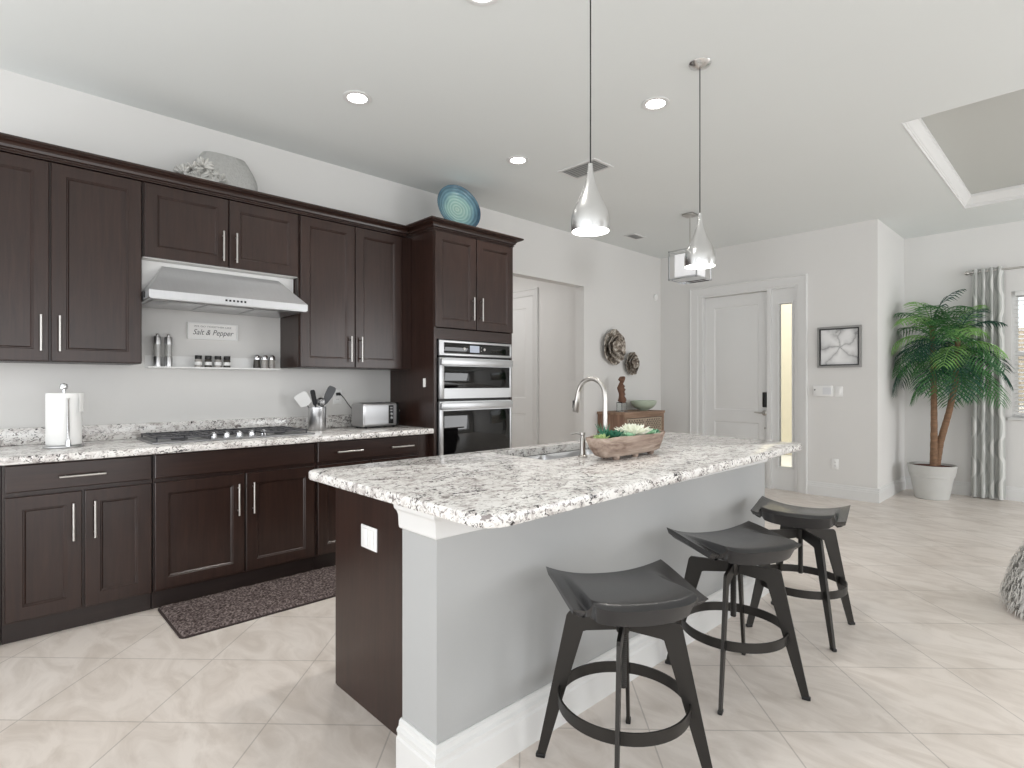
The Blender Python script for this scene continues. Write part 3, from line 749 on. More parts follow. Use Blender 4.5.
utensil('turner', 'narrow black slotted turner leaning left in the steel crock', 'turner', (0.0, 0.02, 0.012), (0.02, -0.022, 0.18), flat_head(0.035, 0.125, 0.006, 0.8), 'nylon')
utensil('tongs', 'steel tongs standing upright in the steel crock', 'tongs', (-0.03, 0.0, 0.012), (-0.012, -0.004, 0.19), flat_head(0.028, 0.045, 0.008, 0.9), 'steel', 'steel')
utensil('ladle', 'round steel ladle at the middle of the steel crock', 'ladle', (0.0, -0.02, 0.012), (0.0, 0.02, 0.18), spoon_head(0.06, 0.065), 'steel', 'steel')
utensil('whisk', 'steel wire whisk at the front of the steel crock', 'whisk', (-0.02, -0.02, 0.012), (0.03, 0.012, 0.165), whisk_head(0.04, 0.07), 'steel', 'steel')
utensil('slotted_spoon', 'tall grey wide headed turner leaning right in the steel crock', 'turner', (-0.01, -0.035, 0.012), (0.005, 0.052, 0.19), flat_head(0.062, 0.15, 0.007, 0.55), 'greynylon')

# ------------------------------------------------------------------ toaster, outlet and cord
t = thing('toaster', 'stainless long slot toaster on the granite beside the oven tower', 'toaster', (0.225, 2.285, 0.9155), R(4)); toaster = t
def rr(x0, x1, z0, z1, r, n=5):
    pts = []
    for (cx, cz, a0) in ((x1-r, z0+r, -90), (x1-r, z1-r, 0), (x0+r, z1-r, 90), (x0+r, z0+r, 180)):
        for k in range(n+1):
            a = R(a0+90*k/n); pts.append((cx+r*math.cos(a), cz+r*math.sin(a)))
    return pts
P_ = rr(-0.085, 0.085, 0.012, 0.195, 0.022)
g = G(); g.loops([[(x, -0.165, z) for x, z in P_], [(x, 0.13, z) for x, z in P_]]); g.build('shell', 'steelh', t)
g = G(); Q = rr(-0.087, 0.087, 0.010, 0.197, 0.024)
g.loops([[(x*0.94, -0.176, 0.1+(z-0.1)*0.94) for x, z in Q], [(x, -0.168, z) for x, z in Q], [(x, -0.160, z) for x, z in Q]])
g.build('end_cap', 'steel', t)
g = G(); g.loops([[(x, 0.13, z) for x, z in Q], [(x, 0.150, z) for x, z in Q], [(x*0.93, 0.160, 0.1+(z-0.1)*0.93) for x, z in Q]]); g.build('end_cap', 'black', t)
g = G(); g.box(0.0852, 0.088, 0.055, 0.10, 0.03, 0.175, bev=0.001); g.build('control_strip', 'black', t)
g = G()
for zz in (0.075, 0.105): g.lathe([(0, 0.087), (0.012, 0.087), (0.011, 0.097), (0, 0.098)], 14, T=TR(0, 0.078, zz) @ Matrix.Rotation(PI/2, 4, 'Y'))
g.box(0.087, 0.092, 0.068, 0.088, 0.128, 0.14); g.box(0.087, 0.092, 0.068, 0.088, 0.15, 0.162)
g.build('knob', 'steel', t)
g = G(); g.box(0.02, 0.06, 0.160, 0.185, 0.12, 0.135, bev=0.003); g.box(0.036, 0.044, 0.158, 0.164, 0.05, 0.16); g.build('lever', 'nickel', t)
g = G()
for xx in (-0.04, 0.02): g.box(xx, xx+0.024, -0.13, 0.11, 0.1945, 0.1965)
g.build('bread_slot', 'black', t, smooth=0)
g = G()
for xx in (-0.06, 0.06):
    for yy in (-0.14, 0.12): g.cyl((xx, yy, 0), (xx, yy, 0.014), 0.01, n=10)
g.build('feet', 'black', t)
def outlet(label, loc, rz, wdt=0.072, h=0.115, kind='outlet', group=None, gangs=1, name='power_outlet'):
    t = thing(name, label, kind, loc, rz, group)
    g = G(); g.box(0.0008, 0.006, -wdt/2, wdt/2, -h/2, h/2, bev=0.0022); g.build('cover_plate', 'plastic', t)
    for k in range(gangs):
        cy = (k-(gangs-1)/2)*0.046
        if kind == 'outlet':
            for cz in (-0.021, 0.021):
                g = G(); g.lathe([(0, 0.006), (0.016, 0.006), (0.0155, 0.0085), (0, 0.0085)], 20, T=TR(0, cy, cz) @ Matrix.Rotation(PI/2, 4, 'Y')); s = g.build('socket', 'plastic', t)
                g = G()
                for q in (-0.006, 0.006): g.box(0.0085, 0.0089, cy+q-0.0012, cy+q+0.0012, cz-0.004, cz+0.005)
                g.build('slots', 'black', s, smooth=0)
        else:
            g = G(); g.box(0.006, 0.0095, cy-0.016, cy+0.016, -0.033, 0.033, bev=0.0015); g.build('rocker', 'plastic', t)
    return t
outlet('white wall outlet behind the toaster with a black cord plugged in', (0, 2.06, 1.158), 0)
g = G()
g.box(0.009, 0.035, 2.045, 2.075, 1.168, 1.192, bev=0.004)
g.tube([(0.03, 2.06, 1.18), (0.05, 2.066, 1.178), (0.065, 2.085, 1.15), (0.075, 2.12, 1.095), (0.085, 2.15, 1.055), (0.105, 2.19, 1.02), (0.128, 2.22, 0.99)], 0.0035, 8)
for v in g.bm.verts: v.co = (TR(0.225, 2.285, 0.9155) @ RZ(R(4))).inverted() @ v.co
g.build('power_cord', 'cord', toaster)

# ------------------------------------------------------------------ things on top of the cabinets
t = thing('decorative_vase', 'wide flat hammered silver vase standing on top of the wall cabinets', 'vase', (0.17, 1.175, 2.4555))
P_ = []
def sil(z):    # half width along y at height z
    u = z/0.30
    return 0.195 + 0.018*math.sin(PI*min(1, u*1.1)) - 0.055*max(0, (u-0.55)/0.45)**1.6
rings = []
for k in range(15):
    z = 0.31*k/14; hw = sil(z); hd = 0.055*(1-0.35*(k/14)**2)
    e = 1.0 if k not in (0, 14) else 0.965
    ring = []
    for j in range(32):
        a = 2*PI*j/32; ca, sa = math.cos(a), math.sin(a)
        x = hd*e*math.copysign(abs(ca)**0.7, ca); y = hw*e*math.copysign(abs(sa)**0.7, sa)
        ring.append((x, y, z + 0.018*math.cos(y/0.2*1.2)*(k/14)))
    rings.append(ring)
g = G(); g.loops(rings); g.build('body', mat('hammered_silver', srgb(186, 186, 184), 0.42, 0.55, var=0.14, vscale=55, bump=0.5, bscale=70), t)
rr_ = [[(x*0.6, y*0.86, z+0.002) for x, y, z in rings[-1]], [(x*0.5, y*0.8, z-0.02) for x, y, z in rings[-1]]]
g = G(); g.loops(rr_); g.build('mouth', 'ventdark', t)
t = thing('coral_sculpture', 'pale grey cluster of coral flowers on the wall cabinets before the silver vase', 'ornament', (0.292, 1.01, 2.4655))
M['coral'] = mat('grey_coral', srgb(200, 199, 195), 0.8, var=0.18, vscale=40, bump=0.3, bscale=60)
g = G(); random.seed(3)
for (cy, cz, s) in ((-0.11, 0.10, 0.05), (-0.055, 0.135, 0.055), (0.0, 0.165, 0.06), (0.05, 0.13, 0.05), (0.10, 0.105, 0.048), (-0.02, 0.09, 0.06), (0.06, 0.08, 0.05), (-0.085, 0.06, 0.05)):
    for k in range(26):
        a = random.uniform(0, 2*PI); el = random.uniform(-0.15, 1.4)
        d = Vector((math.cos(a)*math.cos(el), math.sin(a)*math.cos(el), math.sin(el)))
        p = Vector((random.uniform(-0.02, 0.02), cy, cz))
        g.tube([p+d*s*0.2, p+d*s*0.7, p+d*s*1.05], [0.008, 0.009, 0.004], 6)
g.build('flower_tufts', 'coral', t)
g = G(); g.sphere((0, 0, 0.056), 0.055, 16, (0.7, 2.3, 1.0)); g.build('mound', 'coral', t)

# plate on the tower
t = thing('glass_plate', 'round blue green art glass plate standing on top of the oven tower', 'plate', (0.40, 2.965, 2.541))
nrm = Vector((0.96, -0.14, 0.23)).normalized()
T = TR(0, 0, 0.222) @ nrm.to_track_quat('Z', 'Y').to_matrix().to_4x4() @ Matrix.Scale(1.13, 4)
def plate_mat():
    m = bpy.data.materials.new('sea_glass'); m.use_nodes = True
    n = m.node_tree.nodes; l = m.node_tree.links; b = n['Principled BSDF']
    at = n.new('ShaderNodeTexCoord'); wv = n.new('ShaderNodeTexWave'); wv.wave_type = 'RINGS'; wv.rings_direction = 'SPHERICAL'
    wv.inputs['Scale'].default_value = 13; wv.inputs['Distortion'].default_value = 1.2
    l.new(at.outputs['Object'], wv.inputs['Vector'])
    ln = n.new('ShaderNodeVectorMath'); ln.operation = 'LENGTH'; l.new(at.outputs['Object'], ln.inputs[0])
    nz = n.new('ShaderNodeTexNoise'); nz.inputs['Scale'].default_value = 9; l.new(at.outputs['Object'], nz.inputs['Vector'])
    ad = n.new('ShaderNodeMath'); ad.operation = 'MULTIPLY_ADD'; ad.inputs[1].default_value = 0.09; l.new(nz.outputs['Fac'], ad.inputs[0]); l.new(ln.outputs['Value'], ad.inputs[2])
    mr = n.new('ShaderNodeMapRange'); mr.inputs['From Max'].default_value = 0.26; l.new(ad.outputs[0], mr.inputs['Value'])
    r = ramp(n, [(0.0, srgb(178, 206, 192)), (0.52, srgb(158, 194, 188)), (0.72, srgb(108, 146, 160)), (0.95, srgb(52, 82, 104))]); l.new(mr.outputs[0], r.inputs[0])
    mx = n.new('ShaderNodeMix'); mx.data_type = 'RGBA'; mx.blend_type = 'SOFT_LIGHT'; mx.inputs[0].default_value = 0.28
    l.new(r.outputs[0], mx.inputs[6]); l.new(wv.outputs['Color'], mx.inputs[7]); l.new(mx.outputs[2], b.inputs['Base Color'])
    bp = n.new('ShaderNodeBump'); bp.inputs['Strength'].default_value = 0.4; bp.inputs['Distance'].default_value = 0.01
    l.new(wv.outputs['Fac'], bp.inputs['Height']); l.new(bp.outputs[0], b.inputs['Normal'])
    b.inputs['Roughness'].default_value = 0.08; b.inputs['Coat Weight'].default_value = 0.6
    return m
M['sea'] = plate_mat()
g = G(); g.lathe([(0.0005, 0.0), (0.06, 0.001), (0.085, 0.006), (0.12, 0.011), (0.15, 0.020), (0.178, 0.034), (0.185, 0.036), (0.186, 0.031), (0.17, 0.020), (0.12, 0.0), (0.06, -0.009), (0.0005, -0.01)], 56)
o = g.build('dish', 'sea', t); o.matrix_local = T
g = G()
for s in (-1, 1):
    sd = Vector((0, 0, 1)).cross(nrm).normalized()*0.06*s; fr = Vector((nrm.x, nrm.y, 0)).normalized()
    g.tube([sd+fr*0.09+Vector((0, 0, 0.03)), sd+fr*0.085+Vector((0, 0, 0.006)), sd-fr*0.10+Vector((0, 0, 0.006)), sd-fr*0.055+Vector((0, 0, 0.13))], 0.004, 8)
g.build('easel', 'black', t)

# ------------------------------------------------------------------ kitchen mat
t = thing('kitchen_mat', 'dark brown pile mat on the floor in front of the cooktop cabinet', 'mat', (0.566, 0.708, 0))
g = G(); P_ = rr(0.0, 0.52, 0.0, 1.06, 0.03, 6); g.prism(P_, 0.0005, 0.008); g.build('backing', mat('mat_edge', srgb(56, 46, 44), 0.9, var=0.1), t, smooth=0)
def mat_pile():
    m = bpy.data.materials.new('mat_pile'); m.use_nodes = True
    n = m.node_tree.nodes; l = m.node_tree.links; b = n['Principled BSDF']
    tc = n.new('ShaderNodeTexCoord'); nz = n.new('ShaderNodeTexNoise'); nz.inputs['Scale'].default_value = 90; nz.inputs['Detail'].default_value = 4
    l.new(tc.outputs['Object'], nz.inputs['Vector'])
    r = ramp(n, [(0.36, srgb(58, 49, 48)), (0.52, srgb(104, 93, 91)), (0.68, srgb(148, 136, 133))]); l.new(nz.outputs['Fac'], r.inputs[0]); l.new(r.outputs[0], b.inputs['Base Color'])
    b.inputs['Roughness'].default_value = 1.0; b.inputs['Specular IOR Level'].default_value = 0.1
    return m
M['pile'] = mat_pile(); g = G(); nx, ny = 46, 96; random.seed(5)
vs = []
for i in range(nx+1):
    for j in range(ny+1):
        x, y = 0.010+0.50*i/nx, 0.010+1.04*j/ny; ed = min(i, j, nx-i, ny-j)
        vs.append((x, y, 0.008 if ed == 0 else 0.013+random.uniform(0, 0.006)))
fs = [(i*(ny+1)+j, (i+1)*(ny+1)+j, (i+1)*(ny+1)+j+1, i*(ny+1)+j+1) for i in range(nx) for j in range(ny)]
g.add(vs, fs); g.build('pile', 'pile', t, smooth=60)

# ------------------------------------------------------------------ island
t = thing('kitchen_island', 'island base with dark end panel and light grey wall under the granite top', 'island', (0, 0, 0))
IX0, IX1, PW0, PW1, PY0, PY1 = 1.985, 2.62, 2.62, 2.81, 1.0, 3.43
g = G(); z0, z1 = 0.0, 0.872
g.box(IX0+0.02, 2.09, 1.09, 3.40, 0.10, z1); g.box(2.52, IX1-0.002, 1.09, 3.40, 0.0, z1)
g.box(2.09, 2.50, 1.09, 1.80, 0.10, z1); g.box(2.09, 2.50, 2.68, 3.40, 0.10, z1); g.box(2.09, 2.50, 1.80, 2.68, 0.10, 0.55)
g.box(IX0+0.07, 2.50, 1.09, 3.40, 0.0, 0.10)
g.build('cabinet_body', 'wooddark', t, smooth=0)
g = G(); g.box(IX0+0.012, IX1-0.002, 1.075, 1.089, 0, z1, bev=0.0015); g.build('end_panel', 'wood', t, smooth=0)
g = G(); g.box(IX0-0.003, IX0+0.010, 1.078, 1.16, 0, z1, bev=0.0015); g.build('corner_stile', 'wood', t, smooth=0)
TF = TR(IX0+0.02, 0, 0) @ RZ(PI)
for (a, b) in ((1.17, 1.72), (1.73, 2.20), (2.21, 2.68), (2.69, 3.39)):
    g = G(); shaker(g, -b, -a, 0.112, 0.866, 0, 0.02, T=TF); g.build('door', 'wood', t, smooth=0)
g = G(); g.box(PW0, PW1, PY0, PY1, 0, z1); g.build('half_wall', 'pony', t, smooth=0)
def wrap(prof, z0):
    """profile swept round the near end, front and far end of the half wall"""
    rings = []
    for (o, z) in prof: rings.append([(PW0-0.004, PY0-o, z0+z), (PW1+o, PY0-o, z0+z), (PW1+o, PY1+o, z0+z), (PW0-0.004, PY1+o, z0+z)])
    vs = [v for r in rings for v in r]; fs = []; n = len(rings)
    for i in range(n-1):
        for k in range(3): fs.append((i*4+k, i*4+k+1, (i+1)*4+k+1, (i+1)*4+k))
    fs.append(tuple(i*4 for i in range(n))); fs.append(tuple(i*4+3 for i in reversed(range(n))))
    L = (n-1)*4; fs.append((0, 1, 2, 3)); fs.append((L+3, L+2, L+1, L))
    return vs, fs
g = G(); g.add(*wrap([(0, 0), (0.022, 0), (0.022, 0.105), (0.017, 0.112), (0.017, 0.122), (0.020, 0.126), (0.020, 0.134), (0.012, 0.142), (0.010, 0.158), (0.004, 0.164), (0, 0.164)], 0)); g.build('base_trim', 'trim', t, smooth=20)
g = G(); g.add(*wrap([(0, 0), (0.006, 0), (0.010, 0.004), (0.012, 0.012), (0.014, 0.046), (0.020, 0.060), (0.030, 0.070), (0.032, 0.084), (0.0, 0.084)], 0.788)); g.build('top_trim', 'trim', t, smooth=20)
outlet('white two gang cover plate on the dark end panel of the island', (2.275, 1.075, 0.672), -PI/2, 0.118, 0.088, 'switch', gangs=2)

# island countertop with the sink cut-out
def offset_poly(c, d):
    n = len(c); out = []
    for i in range(n):
        p0, p1, p2 = Vector(c[i-1]), Vector(c[i]), Vector(c[(i+1) % n])
        d1 = (p1-p0).normalized(); d2 = (p2-p1).normalized()
        n1 = Vector((-d1.y, d1.x)); n2 = Vector((-d2.y, d2.x))
        m = n1+n2; m = m/m.dot(n1); out.append(p1+m*d)
    return out
def round_poly(c, r, k=8):
    n = len(c); out = []
    for i in range(n):
        p0, p1, p2 = Vector(c[i-1]), Vector(c[i]), Vector(c[(i+1) % n])
        a = (p0-p1).normalized(); b = (p2-p1).normalized(); half = a.angle(b)/2; L = (r[i] if isinstance(r, (list, tuple)) else r)/math.tan(half)
        s, e = p1+a*L, p1+b*L
        for j in range(k+1):
            u = j/k; out.append((1-u)**2*s + 2*u*(1-u)*p1 + u*u*e)
    return out
SX0, SX1, SY0, SY1 = 2.10, 2.475, 1.85, 2.60
def counter_slab(name, corners, hole, z0, z1, m, r=0.03, e=0.009):
    bm = bmesh.new()
    def ring(ins, z): return [bm.verts.new((p.x, p.y, z)) for p in round_poly(offset_poly(corners, ins), r)]
    rs = [ring(e, z0), ring(e*0.3, z0+e*0.3), ring(0, z0+e), ring(0, z1-e), ring(e*0.3, z1-e*0.3), ring(e, z1)]
    n = len(rs[0])
    for i in range(len(rs)-1):
        for k in range(n): bm.faces.new((rs[i][k], rs[i][(k+1) % n], rs[i+1][(k+1) % n], rs[i+1][k]))
    hp = round_poly(hole, 0.03); h0 = [bm.verts.new((p.x, p.y, z0)) for p in hp]; h1 = [bm.verts.new((p.x, p.y, z1)) for p in hp]
    q = len(hp)
    for k in range(q): bm.faces.new((h0[k], h1[k], h1[(k+1) % q], h0[(k+1) % q]))
    for ro, h in ((rs[0], h0), (rs[-1], h1)):
        ed = []
        for lst in (ro, h):
            for k in range(len(lst)):
                ed.append(bm.edges.get((lst[k], lst[(k+1) % len(lst)])))
        bmesh.ops.triangle_fill(bm, use_beauty=True, edges=ed)
    gg = G(); gg.bm.free(); gg.bm = bm
    return gg.build(name, m, smooth=30)
o = counter_slab('island_countertop', [(2.0, 0.945), (3.11, 0.945), (3.02, 3.46), (2.0, 3.60)], [(SX0, SY0), (SX1, SY0), (SX1, SY1), (SX0, SY1)], 0.8755, 0.915, 'granite', r=(0.03, 0.085, 0.05, 0.03))
tag(o, 'large speckled granite island top with a sink cut into it', 'countertop')
t = thing('kitchen_sink', 'stainless double bowl undermount sink in the granite island', 'sink', (0, 0, 0))
def basin(y0, y1):
    g = G(); x0, x1 = SX0+0.004, SX1-0.004; zt = 0.873; zb = 0.68
    def rng(i, z, r): return [(p.x, p.y, z) for p in round_poly([(x0+i, y0+i), (x1-i, y0+i), (x1-i, y1-i), (x0+i, y1-i)], r, 4)]
    g.loops([rng(0.0, zt, 0.03), rng(0.006, zt-0.02, 0.03), rng(0.012, zb+0.03, 0.03), rng(0.03, zb, 0.03), rng(0.024, zb-0.006, 0.03), rng(-0.002, zb+0.03, 0.03), rng(-0.006, zt-0.02, 0.03), rng(-0.0035, zt, 0.03), rng(0, zt, 0.03)], cap0=False, cap1=False)
    def cap(i, z): return [(p.x, p.y, z) for p in round_poly([(x0+i, y0+i), (x1-i, y0+i), (x1-i, y1-i), (x0+i, y1-i)], 0.03, 4)]
    c = cap(0.03, zb); g.add(c, [tuple(range(len(c)))])
    b = g.build('bowl', 'steel', t)
    g = G(); g.lathe([(0, zb+0.0005), (0.04, zb+0.0005), (0.042, zb+0.003), (0.03, zb+0.003), (0.028, zb+0.001), (0, zb+0.001)], 20, T=TR((x0+x1)/2, (y0+y1)/2, 0)); g.build('drain', 'chrome', b)
basin(SY0+0.004, 2.225); basin(2.235, SY1-0.004)

# faucet
t = thing('kitchen_faucet', 'tall arched brushed steel pull down faucet beside the island sink', 'faucet', (2.515, 2.235, 0.9155))
pts = [(0, 0, 0.03), (0, 0, 0.28)]
r_ = 0.086
for k in range(1, 15):
    a = PI*k/14*0.93; pts.append((-r_+r_*math.cos(a), 0, 0.285+r_*math.sin(a)))
lx, lz = pts[-1][0], pts[-1][2]
g = G(); g.tube(pts, [0.0118]*len(pts), 14); g.build('spout', 'nickel', t)
g = G(); g.tube([(lx, 0, lz), (lx-0.006, 0, lz-0.03), (lx-0.018, 0, lz-0.10), (lx-0.019, 0, lz-0.104)], [0.0128, 0.0145, 0.0172, 0.0145], 16); sp = g.build('spray_head', 'nickel', t)
g = G(); g.box(lx-0.036, lx-0.028, -0.007, 0.007, lz-0.085, lz-0.045, bev=0.003); g.build('spray_button', 'black', sp)
g = G(); g.lathe([(0, 0), (0.028, 0), (0.029, 0.005), (0.024, 0.012), (0.02, 0.03), (0.019, 0.10), (0.0128, 0.115), (0, 0.115)], 24); g.build('base', 'nickel', t)
g = G(); g.tube([(0, 0.018, 0.075), (0, 0.05, 0.08), (0.0, 0.09, 0.10)], [0.012, 0.008, 0.006], 10); g.build('lever', 'nickel', t)
t = thing('soap_dispenser', 'short brushed steel soap pump between the sink and the planter', 'soap dispenser', (2.515, 2.06, 0.9155))
g = G(); g.lathe([(0, 0), (0.022, 0), (0.023, 0.004), (0.014, 0.010), (0.0125, 0.014), (0.0125, 0.085), (0.009, 0.09), (0.009, 0.10), (0.013, 0.104), (0.013, 0.115), (0, 0.117)], 20); g.build('pump', 'nickel', t)
g = G(); g.tube([(0, 0, 0.108), (-0.03, -0.005, 0.110), (-0.058, -0.01, 0.106)], [0.007, 0.0055, 0.0045], 10); g.build('nozzle', 'nickel', t)

# ------------------------------------------------------------------ planter and succulents
PLX, PLY, PLZ, PLA = 2.645, 2.245, 0.9155, R(2)
t = thing('wooden_planter', 'long rustic carved wooden trough of succulents on the granite island', 'planter', (PLX, PLY, PLZ), PLA)
M['bark'] = wood_mat('rustic_wood', srgb(96, 72, 60), srgb(206, 188, 174), 1, 0.85, 2.6)
M['bark'].node_tree.nodes['Principled BSDF'].inputs['Coat Weight'].default_value = 0.0
def tro(hl, hw, z, n=40, amp=0.0):
    out = []
    for k in range(n):
        a = 2*PI*k/n; ca, sa = math.cos(a), math.sin(a)
        x = hw*math.copysign(abs(ca)**0.75, ca); y = hl*math.copysign(abs(sa)**0.75, sa)
        q = 1 + amp*mnoise.noise(Vector((x*14, y*14, z*30)))
        out.append((x*q, y*q, z + (0.006*mnoise.noise(Vector((x*9, y*9, 3))) if amp and z > 0.08 else 0)))
    return out
g = G(); g.loops([tro(0.22, 0.05, 0.014, amp=0.06), tro(0.245, 0.062, 0.02, amp=0.08), tro(0.275, 0.074, 0.055, amp=0.08), tro(0.297, 0.082, 0.095, amp=0.05), tro(0.30, 0.083, 0.104, amp=0.04), tro(0.290, 0.074, 0.104, amp=0.04), tro(0.275, 0.064, 0.075)])
g.build('trough', 'bark', t, smooth=50)
for (x, y) in ((0.03, -0.15), (0.035, 0.0), (0.03, 0.15), (-0.03, -0.15), (-0.03, 0.15)):
    g = G(); g.lathe([(0, 0), (0.014, 0), (0.018, 0.01), (0.017, 0.022), (0, 0.024)], 10, T=TR(x, y, 0)); g.build('foot', 'bark', t)
g = G(); g.loops([tro(0.276, 0.066, 0.076), tro(0.282, 0.068, 0.088)]); g.build('soil', mat('planter_soil', srgb(96, 84, 70), 1.0, var=0.3, vscale=60), t)
def succulent(label, y, x, rad, layers, per, c, lift, ptw=0.42, seed=1, z=0.086):
    """rosette of pointed fleshy leaves"""
    rnd = random.Random(seed); Tp = TR(PLX, PLY, PLZ) @ RZ(PLA)
    p = Tp @ Vector((x, y, z)); g = G()
    for L in range(layers):
        f = L/(max(1, layers-1)); el = R(12)+(R(lift)-R(12))*f; ln = rad*(1-0.45*f)
        for k in range(per):
            a = 2*PI*(k+0.5*(L % 2))/per + rnd.uniform(-0.12, 0.12); l2 = ln*rnd.uniform(0.88, 1.08); e2 = el+rnd.uniform(-0.1, 0.1)
            T = RZ(a) @ Matrix.Rotation(-e2, 4, 'Y')
            wv = l2*ptw*0.5; rings = []
            for (u, q, h) in ((0.0, 0.45, 0.5), (0.3, 0.85, 0.9), (0.6, 1.0, 1.0), (0.85, 0.6, 0.7), (1.0, 0.04, 0.1)):
                zc = 0.10*l2*u*u; th_ = l2*0.075*h
                rings.append([(l2*u, -wv*q, zc+0.03*l2*q), (l2*u, 0, zc-th_), (l2*u, wv*q, zc+0.03*l2*q), (l2*u, 0, zc+th_*0.35)])
            g.loops(rings, T=T)
    o = g.build('succulent', c, smooth=50, loc=tuple(p)); tag(o, label, 'succulent', 'succulents in the wooden trough')
M['sucg'] = mat('succulent_green', srgb(84, 142, 112), 0.5, var=0.25, vscale=25)
M['sucd'] = mat('succulent_dark', srgb(64, 122, 98), 0.5, var=0.25, vscale=25)
M['suclime'] = mat('succulent_lime', srgb(176, 198, 140), 0.5, var=0.2, vscale=25)
M['sucw'] = mat('succulent_cream', srgb(238, 240, 226), 0.55, var=0.08, vscale=25)
M['sucm'] = mat('succulent_mint', srgb(170, 208, 178), 0.5, var=0.15, vscale=25)
succulent('lime succulent at the near end of the wooden trough', -0.235, 0.01, 0.055, 4, 8, 'suclime', 70, seed=2)
succulent('dark green succulent beside the faucet in the wooden trough', -0.14, 0.0, 0.08, 5, 9, 'sucd', 75, seed=3)
succulent('mint green succulent between the dark one and the cream one', -0.045, 0.03, 0.055, 4, 8, 'sucm', 70, seed=4)
succulent('large cream white succulent standing at the middle of the wooden trough', 0.04, 0.0, 0.10, 6, 11, 'sucw', 72, 0.38, seed=5, z=0.09)
succulent('green succulent just past the cream one in the wooden trough', 0.165, 0.01, 0.068, 4, 8, 'sucm', 65, seed=6)
succulent('small green succulent at the far end of the wooden trough', 0.245, 0.0, 0.05, 4, 8, 'sucg', 65, seed=7)
g = G(); random.seed(9); Tp = TR(PLX, PLY, PLZ) @ RZ(PLA)
for k in range(9):
    a = random.uniform(0, 2*PI); b0 = Vector((0, 0, 0)); s = random.uniform(0.02, 0.05)
    g.tube([b0, Vector((s*0.3*math.cos(a), s*0.3*math.sin(a), 0.03)), Vector((s*math.cos(a), s*math.sin(a), random.uniform(0.05, 0.09)))], [0.004, 0.0035, 0.001], 6)
tag(g.build('succulent', 'sucd', loc=tuple(Tp @ Vector((-0.01, -0.19, 0.086)))), 'spiky dark succulent of thin upright leaves near the soap pump', 'succulent', 'succulents in the wooden trough')

# ------------------------------------------------------------------ bar stools
def smooth(a, b, x):
    u = max(0, min(1, (x-a)/(b-a))); return u*u*(3-2*u)
def make_stool():
    t = thing('bar_stool', 'x', 'stool', (0, 0, 0), 0, 'charcoal bar stools along the island')
    # leg frame: two crossing flat plate frames, each leg its own part
    RT, RF, ZT = 0.165, 0.278, 0.505
    for k in range(4):
        a = k*PI/2; g = G()
        th_ = 0.006
        outer = [(0.022, ZT), (RT+0.012, ZT-0.004), (RT+0.020, ZT-0.014), (RF+0.010, 0.0), (RF-0.018, 0.0), (RT-0.036, ZT-0.062), (RT-0.046, ZT-0.058), (0.022, ZT-0.044)]
        vs = [(x, -th_, z) for x, z in outer] + [(x, th_, z) for x, z in outer]; n = len(outer)
        fs = [tuple(range(n)), tuple(range(2*n-1, n-1, -1))] + [(i, n+i, n+(i+1) % n, (i+1) % n) for i in range(n)]
        g.add(vs, fs, RZ(a)); lg = g.build('leg', 'bronze', t, smooth=0)
        g = G(); g.box(RF-0.020, RF+0.012, -0.009, 0.009, 0.0, 0.014, bev=0.003, T=RZ(a)); g.build('foot_cap', 'black', lg)
    g = G(); rr0 = []
    zc = 0.235; ri, ro, hh = 0.205, 0.211, 0.019
    n = 56
    for (r_, z) in ((ri, zc-hh), (ro, zc-hh), (ro, zc+hh), (ri, zc+hh), (ri, zc-hh)):
        rr0.append([(r_*math.cos(2*PI*k/n), r_*math.sin(2*PI*k/n), z) for k in range(n)])
    g.loops(rr0, cap0=False, cap1=False); g.build('foot_ring', 'bronze', t)
    g = G()
    prof = [(0, 0.275), (0.011, 0.275)]
    for k in range(30):
        z = 0.28+k*0.0062; prof += [(0.0125, z), (0.0105, z+0.0031)]
    prof += [(0.012, 0.470), (0.012, 0.52), (0, 0.52)]
    g.lathe(prof, 16); g.build('screw_post', 'bronze', t)
    g = G(); g.lathe([(0, 0.455), (0.020, 0.455), (0.022, 0.46), (0.022, 0.505), (0.03, 0.508), (0.08, 0.530), (0.08, 0.560), (0, 0.560)], 24); g.build('hub', 'bronze', t)
    return t
